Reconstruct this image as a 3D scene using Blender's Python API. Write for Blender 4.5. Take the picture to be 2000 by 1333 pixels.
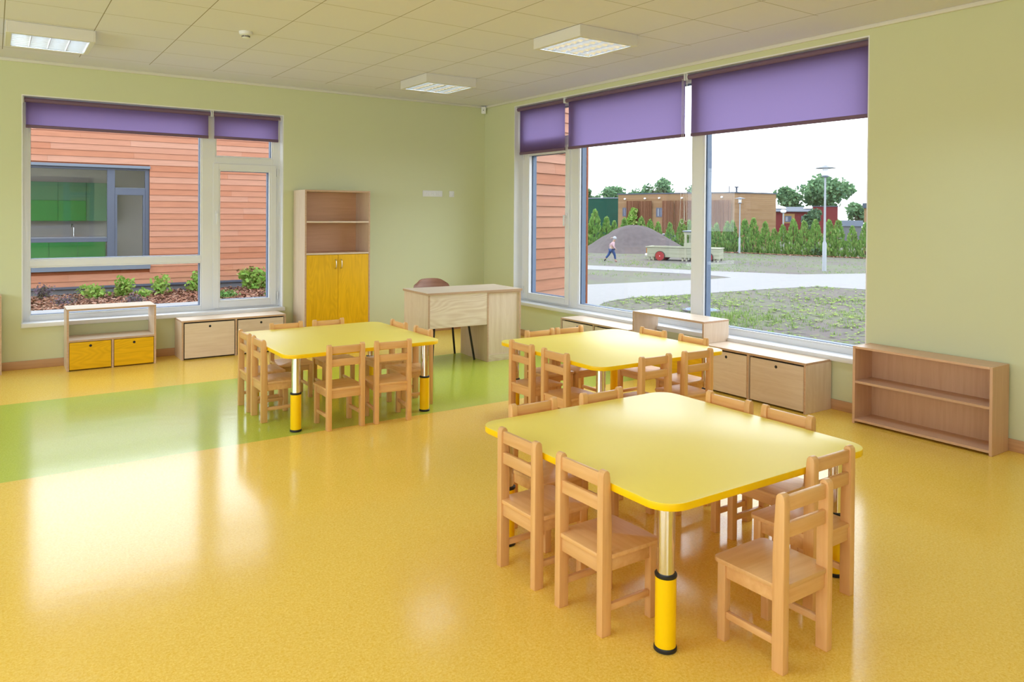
import bpy, bmesh, math, random
from mathutils import Vector, Matrix
C = bpy.context
scene = C.scene
for o in list(bpy.data.objects):
    bpy.data.objects.remove(o)
col = scene.collection
PI = math.pi

# ------------------------------------------------------------------ camera
CAM_F, CAM_YAW, CAM_Y0, CAM_PITCH, CAM_ROLL, CAM_H = 1473.3, .6027, 434.46, -.0107, .0067, 1.52
Fv = Vector((math.sin(CAM_YAW), math.cos(CAM_YAW), 0)); Rv = Vector((math.cos(CAM_YAW), -math.sin(CAM_YAW), 0)); Uv = Vector((0, 0, 1))
F2 = Fv * math.cos(CAM_PITCH) + Uv * math.sin(CAM_PITCH); U2 = Uv * math.cos(CAM_PITCH) - Fv * math.sin(CAM_PITCH)
R3 = Rv * math.cos(CAM_ROLL) + U2 * math.sin(CAM_ROLL); U3 = U2 * math.cos(CAM_ROLL) - Rv * math.sin(CAM_ROLL)
cd = bpy.data.cameras.new('camera'); cam = bpy.data.objects.new('camera', cd); col.objects.link(cam)
cd.sensor_width = 36; cd.lens = CAM_F / 2000 * 36; cd.shift_y = -(666.5 - CAM_Y0) / 2000; cd.clip_start = .05; cd.clip_end = 400
cam.matrix_world = Matrix(((R3.x, U3.x, -F2.x, 0), (R3.y, U3.y, -F2.y, 0), (R3.z, U3.z, -F2.z, CAM_H), (0, 0, 0, 1)))
scene.camera = cam

# ------------------------------------------------------------------ sky, exposure, window portals
SKY = 4.3
LAMP_W = 32.0
w = bpy.data.worlds.new('overcast_sky'); scene.world = w; w.use_nodes = True
nt = w.node_tree; bg = nt.nodes['Background']
bg.inputs['Color'].default_value = (.90, .955, 1.0, 1); bg.inputs['Strength'].default_value = SKY
scene.view_settings.view_transform = 'Standard'; scene.view_settings.look = 'None'
scene.view_settings.exposure = 0.14; scene.view_settings.gamma = 1.0
scene.view_settings.use_curve_mapping = False
scene.cycles.use_denoising = True
try:
    scene.cycles.denoiser = 'OPENIMAGEDENOISE'
except Exception:
    pass
scene.cycles.max_bounces = 10; scene.cycles.diffuse_bounces = 6; scene.cycles.glossy_bounces = 5
scene.cycles.transparent_max_bounces = 16; scene.cycles.transmission_bounces = 6
scene.cycles.sample_clamp_indirect = 6.0
scene.cycles.caustics_reflective = False; scene.cycles.caustics_refractive = False

XR, YB, HC = 5.465, 8.606, 2.97          # window wall plane, back wall plane, ceiling height
XL, YF = -4.6, -3.2                       # unseen walls

def portal(name, loc, rot, sx, sy):
    l = bpy.data.lights.new(name, 'AREA'); l.shape = 'RECTANGLE'; l.size = sx; l.size_y = sy
    l.cycles.is_portal = True
    o = bpy.data.objects.new(name, l); col.objects.link(o); o.location = loc; o.rotation_euler = rot
portal('sky_portal_wide', (XR + .30, (3.19 + 7.905) / 2, 1.66), (PI / 2, 0, PI / 2), 4.72, 2.47)
portal('sky_portal_courtyard', ((.225 + 2.74) / 2, YB + .30, 1.54), (-PI / 2, 0, 0), 2.52, 2.2)
portal('sky_portal_side', (XL - .26, 2.2, 1.725), (PI / 2, 0, -PI / 2), 10.0, 2.05)
portal('sky_portal_rear', (-1.975, YF - .26, 1.725), (PI / 2, 0, 0), 4.65, 2.05)

# ------------------------------------------------------------------ material helpers
def lin(r, g, b):
    def f(c):
        c /= 255.
        return c / 12.92 if c <= .04045 else ((c + .055) / 1.055) ** 2.4
    return (f(r), f(g), f(b), 1)

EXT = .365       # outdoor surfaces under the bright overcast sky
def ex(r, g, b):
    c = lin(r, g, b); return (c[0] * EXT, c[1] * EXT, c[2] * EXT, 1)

def new_mat(name):
    m = bpy.data.materials.new(name); m.use_nodes = True
    n = m.node_tree.nodes; l = m.node_tree.links
    return m, n, l, n['Principled BSDF']

def plain(name, c, rough=.5, spec=.5, metal=0., noise=0., nscale=30., bump=0., bscale=200.):
    m, n, l, b = new_mat(name)
    b.inputs['Base Color'].default_value = c; b.inputs['Roughness'].default_value = rough
    b.inputs['Specular IOR Level'].default_value = spec; b.inputs['Metallic'].default_value = metal
    if noise or bump:
        tc = n.new('ShaderNodeTexCoord')
    if noise:
        t = n.new('ShaderNodeTexNoise'); t.inputs['Scale'].default_value = nscale; t.inputs['Detail'].default_value = 4
        l.new(tc.outputs['Object'], t.inputs['Vector'])
        r = n.new('ShaderNodeMapRange'); r.inputs['From Min'].default_value = .3; r.inputs['From Max'].default_value = .7
        r.inputs['To Min'].default_value = 1 - noise; r.inputs['To Max'].default_value = 1 + noise
        l.new(t.outputs['Fac'], r.inputs['Value'])
        mx = n.new('ShaderNodeMix'); mx.data_type = 'RGBA'; mx.blend_type = 'MULTIPLY'; mx.inputs['Factor'].default_value = 1
        mx.inputs['A'].default_value = c; l.new(r.outputs['Result'], mx.inputs['B']); l.new(mx.outputs['Result'], b.inputs['Base Color'])
    if bump:
        t2 = n.new('ShaderNodeTexNoise'); t2.inputs['Scale'].default_value = bscale; t2.inputs['Detail'].default_value = 3
        l.new(tc.outputs['Object'], t2.inputs['Vector'])
        bp = n.new('ShaderNodeBump'); bp.inputs['Strength'].default_value = bump; bp.inputs['Distance'].default_value = .002
        l.new(t2.outputs['Fac'], bp.inputs['Height']); l.new(bp.outputs['Normal'], b.inputs['Normal'])
    return m

def wood(name, c1, c2, axis='Z', rough=.42, scale=1.0, figure=.0, spec=.4):
    """grain stretched along an axis; each object gets its own offset"""
    m, n, l, b = new_mat(name)
    tc = n.new('ShaderNodeTexCoord'); oi = n.new('ShaderNodeObjectInfo')
    add = n.new('ShaderNodeVectorMath'); add.operation = 'ADD'
    rs = n.new('ShaderNodeVectorMath'); rs.operation = 'SCALE'; rs.inputs[0].default_value = (7.3, 3.1, 5.7)
    l.new(oi.outputs['Random'], rs.inputs['Scale']); l.new(tc.outputs['Object'], add.inputs[0]); l.new(rs.outputs['Vector'], add.inputs[1])
    mp = n.new('ShaderNodeMapping')
    s = {'X': (1.6, 26, 26), 'Y': (26, 1.6, 26), 'Z': (26, 26, 1.6)}[axis]
    mp.inputs['Scale'].default_value = [v * scale for v in s]
    l.new(add.outputs['Vector'], mp.inputs['Vector'])
    t = n.new('ShaderNodeTexNoise'); t.inputs['Scale'].default_value = 1.6; t.inputs['Detail'].default_value = 6; t.inputs['Roughness'].default_value = .6
    t.inputs['Distortion'].default_value = .25
    l.new(mp.outputs['Vector'], t.inputs['Vector'])
    src = t.outputs['Fac']
    if figure:
        mp2 = n.new('ShaderNodeMapping')
        s2 = {'X': (.55, 2.6, 2.6), 'Y': (2.6, .55, 2.6), 'Z': (2.6, 2.6, .55)}[axis]
        mp2.inputs['Scale'].default_value = s2
        l.new(add.outputs['Vector'], mp2.inputs['Vector'])
        tn = n.new('ShaderNodeTexNoise'); tn.inputs['Scale'].default_value = 1.3; tn.inputs['Detail'].default_value = 2
        l.new(mp2.outputs['Vector'], tn.inputs['Vector'])
        mu = n.new('ShaderNodeMath'); mu.operation = 'MULTIPLY'; mu.inputs[1].default_value = 190
        l.new(tn.outputs['Fac'], mu.inputs[0])
        sn = n.new('ShaderNodeMath'); sn.operation = 'SINE'; l.new(mu.outputs[0], sn.inputs[0])
        ma = n.new('ShaderNodeMath'); ma.operation = 'MULTIPLY_ADD'; ma.inputs[1].default_value = figure; l.new(sn.outputs[0], ma.inputs[0]); l.new(t.outputs['Fac'], ma.inputs[2])
        src = ma.outputs[0]
    cr = n.new('ShaderNodeValToRGB'); cr.color_ramp.elements[0].position = .28; cr.color_ramp.elements[1].position = .72
    cr.color_ramp.elements[0].color = c1; cr.color_ramp.elements[1].color = c2
    l.new(src, cr.inputs['Fac'])
    hs = n.new('ShaderNodeHueSaturation'); mr = n.new('ShaderNodeMapRange'); mr.inputs['To Min'].default_value = .93; mr.inputs['To Max'].default_value = 1.07
    l.new(oi.outputs['Random'], mr.inputs['Value']); l.new(mr.outputs['Result'], hs.inputs['Value']); l.new(cr.outputs['Color'], hs.inputs['Color'])
    l.new(hs.outputs['Color'], b.inputs['Base Color'])
    b.inputs['Roughness'].default_value = rough; b.inputs['Specular IOR Level'].default_value = spec
    return m

def island(name, cols, rough=.7, spec=.2, trans=0., nz=0.):
    """each loose piece (leaf, chip, board) takes its own tint"""
    m, n, l, b = new_mat(name)
    g = n.new('ShaderNodeNewGeometry'); cr = n.new('ShaderNodeValToRGB')
    e = cr.color_ramp.elements
    while len(e) < len(cols): e.new(.5)
    for i, c in enumerate(cols):
        e[i].position = i / max(1, len(cols) - 1); e[i].color = c
    l.new(g.outputs['Random Per Island'], cr.inputs['Fac'])
    out = cr.outputs['Color']
    if nz:
        tc = n.new('ShaderNodeTexCoord'); mp = n.new('ShaderNodeMapping'); mp.inputs['Scale'].default_value = (1.2, 1.2, 14)
        l.new(tc.outputs['Object'], mp.inputs['Vector'])
        t = n.new('ShaderNodeTexNoise'); t.inputs['Scale'].default_value = 2.2; t.inputs['Detail'].default_value = 5
        l.new(mp.outputs['Vector'], t.inputs['Vector'])
        r = n.new('ShaderNodeMapRange'); r.inputs['From Min'].default_value = .25; r.inputs['From Max'].default_value = .75; r.inputs['To Min'].default_value = 1 - nz; r.inputs['To Max'].default_value = 1 + nz
        l.new(t.outputs['Fac'], r.inputs['Value'])
        mx = n.new('ShaderNodeMix'); mx.data_type = 'RGBA'; mx.blend_type = 'MULTIPLY'; mx.inputs['Factor'].default_value = 1
        l.new(out, mx.inputs['A']); l.new(r.outputs['Result'], mx.inputs['B']); out = mx.outputs['Result']
    l.new(out, b.inputs['Base Color']); b.inputs['Roughness'].default_value = rough; b.inputs['Specular IOR Level'].default_value = spec
    if trans:
        tr = n.new('ShaderNodeBsdfTranslucent'); l.new(out, tr.inputs['Color'])
        ms = n.new('ShaderNodeMixShader'); ms.inputs['Fac'].default_value = trans
        l.new(b.outputs['BSDF'], ms.inputs[1]); l.new(tr.outputs['BSDF'], ms.inputs[2])
        l.new(ms.outputs['Shader'], n['Material Output'].inputs['Surface'])
    return m

# ------------------------------------------------------------------ materials
M = {}
M['wall'] = plain('wall_paint', (.645, .68, .455, 1), .75, .25, bump=.06, bscale=350)
M['white'] = plain('white_plastic', (.77, .785, .83, 1), .35, .45)
M['lining'] = plain('white_lining', (.80, .815, .86, 1), .45, .4)
M['housing'] = plain('lamp_housing', (.72, .71, .69, 1), .45, .4)
M['louvre'] = plain('lamp_louvre', (.88, .88, .87, 1), .24, .5, 1.0)
M['reflector'] = plain('lamp_reflector', (.8, .8, .8, 1), .4, .5)
M['dark'] = plain('plain_black', (.02, .02, .02, 1), .6)
M['gasket'] = plain('blue_grey_metal', lin(96, 116, 146), .5)
M['chrome'] = plain('chrome', (.80, .80, .80, 1), .10, .5, 1.0)
M['steel'] = plain('brushed_steel', (.62, .60, .57, 1), .3, .5, 1.0)
M['sleeve'] = plain('yellow_enamel', (.98, .63, .0, 1), .32, .45)
M['rubber'] = plain('black_rubber', (.012, .012, .012, 1), .5)
M['tabletop'] = plain('yellow_laminate', (.95, .77, .125, 1), .40, .95, bump=.05, bscale=260)
M['tableedge'] = plain('yellow_edge_band', (1.0, .65, .0, 1), .38, .45)
M['base'] = wood('baseboard_beech', lin(184, 142, 104), lin(200, 158, 118), 'X', .5)
M['cornice'] = plain('cornice_white', (.74, .73, .69, 1), .6)
for a in 'XYZ':
    M['beech' + a] = wood('beech_' + a.lower(), lin(218, 166, 106), lin(233, 188, 130), a, .40)
    M['birch' + a] = wood('birch_' + a.lower(), lin(212, 190, 168), lin(225, 207, 188), a, .42, figure=.035)
    M['shelfwood' + a] = wood('beech_board_' + a.lower(), lin(202, 162, 132), lin(214, 176, 146), a, .42)
M['birchfig'] = wood('birch_figured', lin(212, 190, 168), lin(228, 212, 194), 'X', .42, figure=.13)
M['yellowply'] = wood('yellow_stained_ply', (.70, .385, .0, 1), (.84, .48, .004, 1), 'X', .38, figure=.12)
M['yellowplyZ'] = wood('yellow_stained_ply_upright', (.70, .385, .0, 1), (.84, .48, .004, 1), 'Z', .38, figure=.10)
M['plyedge'] = wood('ply_edge', lin(180, 146, 118), lin(202, 168, 140), 'X', .55, 2.)
M['hole'] = plain('finger_hole', (.008, .008, .008, 1), .8)
M['black'] = plain('black_tube', (.012, .012, .013, 1), .35)
M['chairply'] = wood('brown_ply', lin(134, 92, 72), lin(160, 114, 92), 'X', .4)
M['bead'] = plain('bead_chain', (.78, .78, .80, 1), .4)
M['asphalt'] = plain('pale_paving', ex(192, 192, 196), .85, .2, noise=.05, nscale=6)

def glass():
    m, n, l, b = new_mat('window_glass')
    n.remove(b)
    g = n.new('ShaderNodeNewGeometry'); dp = n.new('ShaderNodeVectorMath'); dp.operation = 'DOT_PRODUCT'
    l.new(g.outputs['Incoming'], dp.inputs[0]); l.new(g.outputs['Normal'], dp.inputs[1])
    def ma(op, a, v):
        x = n.new('ShaderNodeMath'); x.operation = op
        for i, q in enumerate((a, v)):
            if isinstance(q, (int, float)): x.inputs[i].default_value = q
            elif q is not None: l.new(q, x.inputs[i])
        return x.outputs[0]
    k = ma('POWER', ma('SUBTRACT', 1.0, ma('ABSOLUTE', dp.outputs['Value'], None)), 5.0)
    fac = ma('ADD', ma('MULTIPLY', k, .97), .03)
    tr = n.new('ShaderNodeBsdfTransparent'); tr.inputs['Color'].default_value = (.965, .975, .98, 1)
    gl = n.new('ShaderNodeBsdfGlossy'); gl.inputs['Roughness'].default_value = 0
    ms = n.new('ShaderNodeMixShader')
    l.new(fac, ms.inputs['Fac']); l.new(tr.outputs[0], ms.inputs[1]); l.new(gl.outputs[0], ms.inputs[2])
    l.new(ms.outputs[0], n['Material Output'].inputs['Surface'])
    return m
M['glass'] = glass()

def blind():
    m, n, l, b = new_mat('purple_blind_fabric')
    tc = n.new('ShaderNodeTexCoord'); t = n.new('ShaderNodeTexNoise'); t.inputs['Scale'].default_value = 260; t.inputs['Detail'].default_value = 2
    l.new(tc.outputs['Object'], t.inputs['Vector'])
    cr = n.new('ShaderNodeValToRGB'); cr.color_ramp.elements[0].position = .3; cr.color_ramp.elements[1].position = .7
    cr.color_ramp.elements[0].color = (.185, .105, .235, 1); cr.color_ramp.elements[1].color = (.215, .125, .27, 1)
    l.new(t.outputs['Fac'], cr.inputs['Fac'])
    b.inputs['Roughness'].default_value = .8; b.inputs['Specular IOR Level'].default_value = .15
    l.new(cr.outputs['Color'], b.inputs['Base Color'])
    tl = n.new('ShaderNodeBsdfTranslucent'); tl.inputs['Color'].default_value = (.285, .215, .44, 1)
    ms = n.new('ShaderNodeMixShader'); ms.inputs['Fac'].default_value = .6
    l.new(b.outputs[0], ms.inputs[1]); l.new(tl.outputs[0], ms.inputs[2]); l.new(ms.outputs[0], n['Material Output'].inputs['Surface'])
    return m
M['fabric'] = blind()
M['blindbar'] = plain('purple_blind_bar', (.165, .095, .165, 1), .6)

def floor_mat():
    m, n, l, b = new_mat('marbled_linoleum')
    tc = n.new('ShaderNodeTexCoord'); sx = n.new('ShaderNodeSeparateXYZ'); l.new(tc.outputs['Object'], sx.inputs[0])
    def cmp(v, op):
        x = n.new('ShaderNodeMath'); x.operation = op; l.new(sx.outputs['Y'], x.inputs[0]); x.inputs[1].default_value = v; return x
    a = cmp(5.065, 'GREATER_THAN'); c = cmp(7.095, 'LESS_THAN')
    mu = n.new('ShaderNodeMath'); mu.operation = 'MULTIPLY'; l.new(a.outputs[0], mu.inputs[0]); l.new(c.outputs[0], mu.inputs[1])
    def speck(c1, c2):
        t = n.new('ShaderNodeTexNoise'); t.inputs['Scale'].default_value = 115; t.inputs['Detail'].default_value = 5; t.inputs['Roughness'].default_value = .62; t.inputs['Distortion'].default_value = .8
        l.new(tc.outputs['Object'], t.inputs['Vector'])
        r = n.new('ShaderNodeValToRGB'); r.color_ramp.elements[0].position = .34; r.color_ramp.elements[1].position = .66
        r.color_ramp.elements[0].color = c1; r.color_ramp.elements[1].color = c2
        l.new(t.outputs['Fac'], r.inputs['Fac']); return r
    o = speck((.80, .485, .050, 1), (.96, .68, .155, 1)); g = speck((.42, .50, .040, 1), (.54, .61, .090, 1))
    mx = n.new('ShaderNodeMix'); mx.data_type = 'RGBA'
    l.new(mu.outputs[0], mx.inputs['Factor']); l.new(o.outputs[0], mx.inputs['A']); l.new(g.outputs[0], mx.inputs['B'])
    l.new(mx.outputs['Result'], b.inputs['Base Color'])
    b.inputs['Roughness'].default_value = .15; b.inputs['Specular IOR Level'].default_value = .34
    t2 = n.new('ShaderNodeTexNoise'); t2.inputs['Scale'].default_value = 9; t2.inputs['Detail'].default_value = 3; l.new(tc.outputs['Object'], t2.inputs['Vector'])
    bp = n.new('ShaderNodeBump'); bp.inputs['Strength'].default_value = .05; bp.inputs['Distance'].default_value = .01
    l.new(t2.outputs['Fac'], bp.inputs['Height']); l.new(bp.outputs['Normal'], b.inputs['Normal'])
    return m
M['floor'] = floor_mat()

def ceiling_mat():
    m, n, l, b = new_mat('ceiling_tiles')
    tc = n.new('ShaderNodeTexCoord'); sx = n.new('ShaderNodeSeparateXYZ'); l.new(tc.outputs['Object'], sx.inputs[0])
    def math_(op, a, v=None, c=None):
        x = n.new('ShaderNodeMath'); x.operation = op
        for i, q in enumerate((a, v, c)):
            if q is None: continue
            if isinstance(q, (int, float)): x.inputs[i].default_value = q
            else: l.new(q, x.inputs[i])
        return x.outputs[0]
    def groove(out, off, half):
        d = math_('DIVIDE', math_('SUBTRACT', out, off), .6)
        return math_('LESS_THAN', math_('ABSOLUTE', math_('SUBTRACT', d, math_('ROUND', d))), half / .6)
    gx = groove(sx.outputs['X'], .67, .0032); gy = groove(sx.outputs['Y'], 6.257, .0026)
    inside = math_('MULTIPLY', math_('LESS_THAN', sx.outputs['X'], 4.915), math_('LESS_THAN', sx.outputs['Y'], 8.17))
    gx = math_('MULTIPLY', gx, inside); gy = math_('MULTIPLY', gy, inside)
    tone = n.new('ShaderNodeMix'); tone.data_type = 'RGBA'; tone.inputs['A'].default_value = (.74, .745, .88, 1); tone.inputs["B"].default_value = (.755, .75, .90, 1)
    l.new(inside, tone.inputs['Factor'])
    m1 = n.new('ShaderNodeMix'); m1.data_type = 'RGBA'; m1.inputs['B'].default_value = (.22, .19, .15, 1)
    l.new(math_('MULTIPLY', gx, .85), m1.inputs['Factor']); l.new(tone.outputs['Result'], m1.inputs['A'])
    m2 = n.new('ShaderNodeMix'); m2.data_type = 'RGBA'; m2.inputs['B'].default_value = (.30, .27, .22, 1)
    l.new(math_('MULTIPLY', gy, .95), m2.inputs['Factor']); l.new(m1.outputs['Result'], m2.inputs['A'])
    l.new(m2.outputs['Result'], b.inputs['Base Color']); b.inputs['Roughness'].default_value = .85; b.inputs['Specular IOR Level'].default_value = .2
    return m
M['ceiling'] = ceiling_mat()

def ground_mat():
    m, n, l, b = new_mat('soil_with_young_grass')
    tc = n.new('ShaderNodeTexCoord')
    def nz(s, d=5, dist=0):
        t = n.new('ShaderNodeTexNoise'); t.inputs['Scale'].default_value = s; t.inputs['Detail'].default_value = d; t.inputs['Distortion'].default_value = dist
        l.new(tc.outputs['Object'], t.inputs['Vector']); return t
    a = nz(.35, 4); f = nz(9, 6); so = nz(20, 4)
    r1 = n.new('ShaderNodeValToRGB'); r1.color_ramp.elements[0].color = ex(120, 112, 116); r1.color_ramp.elements[1].color = ex(164, 154, 156); l.new(so.outputs['Fac'], r1.inputs['Fac'])
    r2 = n.new('ShaderNodeValToRGB'); r2.color_ramp.elements[0].color = ex(124, 146, 102); r2.color_ramp.elements[1].color = ex(168, 184, 138); l.new(f.outputs['Fac'], r2.inputs['Fac'])
    ad = n.new('ShaderNodeMath'); ad.operation = 'ADD'; l.new(a.outputs['Fac'], ad.inputs[0]); l.new(f.outputs['Fac'], ad.inputs[1])
    mr = n.new('ShaderNodeMapRange'); mr.inputs['From Min'].default_value = .90; mr.inputs['From Max'].default_value = 1.14; mr.inputs['To Max'].default_value = .55
    l.new(ad.outputs[0], mr.inputs['Value'])
    mx = n.new('ShaderNodeMix'); mx.data_type = 'RGBA'; l.new(mr.outputs['Result'], mx.inputs['Factor']); l.new(r1.outputs[0], mx.inputs['A']); l.new(r2.outputs[0], mx.inputs['B'])
    l.new(mx.outputs['Result'], b.inputs['Base Color']); b.inputs['Roughness'].default_value = .95; b.inputs['Specular IOR Level'].default_value = .1
    return m
M['ground'] = ground_mat()
M['soil'] = plain('heaped_soil', ex(134, 125, 128), .95, .1, noise=.12, nscale=5, bump=.8, bscale=12)
M['mulch'] = plain('bark_mulch_base', ex(146, 104, 92), .95, .1, noise=.25, nscale=25)
M['chips'] = island('bark_chips', [ex(132, 85, 72), ex(195, 134, 110), ex(226, 176, 151), ex(165, 107, 90), ex(248, 209, 187)], .9, .1)
M['paving'] = plain('courtyard_concrete', ex(214, 216, 222), .85, .2, noise=.04, nscale=4)
M['cladding'] = island('larch_cladding', [ex(240, 160, 124), ex(248, 176, 144), ex(234, 150, 112), ex(252, 188, 160), ex(244, 166, 132)], .6, .2, nz=.12)
M['trimwood'] = plain('larch_trim', ex(190, 98, 56), .6, .2, noise=.1, nscale=8)
M['plinth'] = plain('grey_plinth', ex(150, 152, 164), .8, .2, noise=.05, nscale=6)
M['flash'] = plain('blue_grey_flashing', ex(150, 164, 186), .4, .4)
M['winframe'] = plain('slate_blue_frame', ex(112, 122, 148), .45, .4)
M['leaf'] = island('shrub_leaf', [ex(154, 225, 86), ex(212, 255, 129), ex(180, 251, 103), ex(248, 255, 163)], .6, .3, .35)
M['leafred'] = island('young_red_leaf', [ex(150, 110, 80), ex(176, 128, 96)], .6, .3, .3)
M['heather'] = island('heather_bloom', [ex(165, 140, 176), ex(132, 121, 143), ex(140, 149, 118), ex(184, 154, 193)], .8, .1, .2)
M['dwarf'] = island('dwarf_conifer', [ex(132, 193, 104), ex(165, 228, 126), ex(110, 167, 90)], .7, .2, .2)
M['thuja'] = island('thuja_spray', [ex(148, 211, 105), ex(191, 250, 130), ex(128, 185, 93), ex(228, 255, 157)], .7, .2, .3)
M['tree'] = island('hazed_tree_leaf', [ex(129, 180, 135), ex(164, 215, 155), ex(112, 159, 129), ex(191, 238, 173)], .7, .2, .3)  # greens lightened so the leaf colour carries distance haze
M['pine'] = island('pine_needle', [ex(100, 139, 110), ex(127, 168, 127)], .7, .2, .2)
M['bark'] = plain('bark', ex(110, 96, 84), .9, .1)
M['hoodpaint'] = plain('lamp_hood_grey', ex(128, 138, 156), .45, .4)
M['pole'] = plain('pale_lamp_paint', ex(206, 214, 226), .45, .4)
M['grass'] = island('grass_blade', [ex(146, 192, 102), ex(183, 226, 126), ex(214, 248, 151), ex(129, 173, 97)], .8, .1, .3)
M['weed'] = island('weed_leaf', [ex(162, 205, 99), ex(200, 231, 127), ex(181, 220, 112), ex(222, 244, 153)], .8, .1, .3)

# ------------------------------------------------------------------ mesh builder
class MB:
    def __init__(s, fn=None):
        s.v = []; s.f = []; s.m = []; s.fn = fn
    def add(s, vs, fs, mi=0):
        k = len(s.v)
        s.v += [s.fn(*p) if s.fn else tuple(p) for p in vs]
        for i, q in enumerate(fs):
            s.f.append([k + j for j in q]); s.m.append(mi[i] if isinstance(mi, (list, tuple)) else mi)
    def box(s, x0, x1, y0, y1, z0, z1, mi=0, my=None, mz=None, M_=None):
        """mi: x faces (and default); my, mz: material of the y and z faces"""
        vs = [(x, y, z) for x in (x0, x1) for y in (y0, y1) for z in (z0, z1)]
        if M_ is not None: vs = [tuple(M_ @ Vector(p)) for p in vs]
        my = mi if my is None else my; mz = mi if mz is None else mz
        s.add(vs, [(0, 1, 3, 2), (4, 6, 7, 5), (0, 4, 5, 1), (2, 3, 7, 6), (0, 2, 6, 4), (1, 5, 7, 3)], [mi, mi, my, my, mz, mz])
    def frame(s, u0, u1, z0, z1, a0, a1, b0, b1, w0, w1, mi=0):
        """rectangular ring in the u-z plane, w = depth"""
        s.box(u0, a0, w0, w1, z0, z1, mi); s.box(a1, u1, w0, w1, z0, z1, mi)
        s.box(a0, a1, w0, w1, z0, b0, mi); s.box(a0, a1, w0, w1, b1, z1, mi)
    def prism(s, poly, d0, d1, axis='z', mi=0, mcap=None):
        n = len(poly); mcap = mi if mcap is None else mcap
        def P(a, b, d): return {'z': (a, b, d), 'x': (d, a, b), 'y': (a, d, b)}[axis]
        vs = [P(a, b, d0) for a, b in poly] + [P(a, b, d1) for a, b in poly]
        fs = [tuple(range(n))[::-1], tuple(range(n, 2 * n))] + [(i, (i + 1) % n, n + (i + 1) % n, n + i) for i in range(n)]
        s.add(vs, fs, [mcap, mcap] + [mi] * n)
    def cyl(s, p0, p1, r0, r1=None, n=20, mi=0, cap=True):
        r1 = r0 if r1 is None else r1
        p0 = Vector(p0); p1 = Vector(p1); d = (p1 - p0).normalized()
        a = Vector((0, 0, 1)) if abs(d.z) < .9 else Vector((1, 0, 0))
        u = d.cross(a).normalized(); v = d.cross(u)
        vs = []
        for p, r in ((p0, r0), (p1, r1)):
            vs += [tuple(p + (u * math.cos(2 * PI * i / n) + v * math.sin(2 * PI * i / n)) * r) for i in range(n)]
        fs = [(i, (i + 1) % n, n + (i + 1) % n, n + i) for i in range(n)]
        if cap: fs += [tuple(range(n))[::-1], tuple(range(n, 2 * n))]
        s.add(vs, fs, mi)
    def tube(s, pts, r, n=8, mi=0, closed=False):
        pts = [Vector(p) for p in pts]; N = len(pts); rings = []
        prev = None
        for i, p in enumerate(pts):
            a = pts[(i - 1) % N] if (closed or i > 0) else p
            b = pts[(i + 1) % N] if (closed or i < N - 1) else p
            d = (b - a).normalized()
            if prev is None:
                ax = Vector((0, 0, 1)) if abs(d.z) < .9 else Vector((1, 0, 0)); u = d.cross(ax).normalized()
            else:
                u = (prev - d * prev.dot(d)).normalized()
            prev = u; v = d.cross(u)
            rr = r[i] if isinstance(r, (list, tuple)) else r
            rings.append([tuple(p + (u * math.cos(2 * PI * k / n) + v * math.sin(2 * PI * k / n)) * rr) for k in range(n)])
        vs = [q for ring in rings for q in ring]; fs = []
        for i in range(N if closed else N - 1):
            j = (i + 1) % N
            fs += [(i * n + k, i * n + (k + 1) % n, j * n + (k + 1) % n, j * n + k) for k in range(n)]
        if not closed: fs += [tuple(range(n))[::-1], tuple((N - 1) * n + k for k in range(n))]
        s.add(vs, fs, mi)
    def lathe(s, prof, c=(0, 0, 0), n=24, mi=0):
        vs = []; fs = []
        for r, z in prof:
            vs += [(c[0] + r * math.cos(2 * PI * i / n), c[1] + r * math.sin(2 * PI * i / n), c[2] + z) for i in range(n)]
        for k in range(len(prof) - 1):
            fs += [(k * n + i, k * n + (i + 1) % n, (k + 1) * n + (i + 1) % n, (k + 1) * n + i) for i in range(n)]
        fs += [tuple(range(n))[::-1], tuple((len(prof) - 1) * n + i for i in range(n))]
        s.add(vs, fs, mi)
    def ball(s, c, r, n=12, mi=0, sz=1.):
        prof = [(max(1e-4, r * math.sin(PI * k / n)), -r * sz * math.cos(PI * k / n)) for k in range(n + 1)]
        s.lathe(prof, c, n * 2, mi)
    def quad(s, c, u, v, mi=0):
        c = Vector(c); u = Vector(u); v = Vector(v)
        s.add([tuple(c - u - v), tuple(c + u - v), tuple(c + u + v), tuple(c - u + v)], [(0, 1, 2, 3)], mi)
    def build(s, name, mats, parent=None, bev=0., seg=2, smooth=True, kind=None, recalc=True, loc=None):
        me = bpy.data.meshes.new(name); me.from_pydata(s.v, [], s.f)
        if not isinstance(mats, (list, tuple)): mats = [mats]
        for m in mats: me.materials.append(M[m] if isinstance(m, str) else m)
        me.polygons.foreach_set('material_index', s.m)
        if recalc or bev:
            bm = bmesh.new(); bm.from_mesh(me)
            if recalc: bmesh.ops.recalc_face_normals(bm, faces=bm.faces)
            if bev:
                es = [e for e in bm.edges if len(e.link_faces) == 2 and e.calc_face_angle(0) > .6]
                bmesh.ops.bevel(bm, geom=es, offset=bev, segments=seg, profile=.5, affect='EDGES', clamp_overlap=True, material=-1)
            bm.to_mesh(me); bm.free()
        if smooth:
            me.shade_smooth(); me.set_sharp_from_angle(angle=math.radians(32))
        o = bpy.data.objects.new(name, me); col.objects.link(o)
        if parent is not None: o.parent = parent
        if loc is not None: o.location = loc
        if kind: o['kind'] = kind
        return o

def tag(o, label, cat, group=None, kind=None):
    o['label'] = label; o['category'] = cat
    if group: o['group'] = group
    if kind: o['kind'] = kind
    return o

def thing(name, label, cat, loc=(0, 0, 0), rz=0., group=None):
    o = bpy.data.objects.new(name, None); col.objects.link(o); o.empty_display_size = .1
    o.location = loc; o.rotation_euler = (0, 0, rz)
    return tag(o, label, cat, group)

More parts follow.
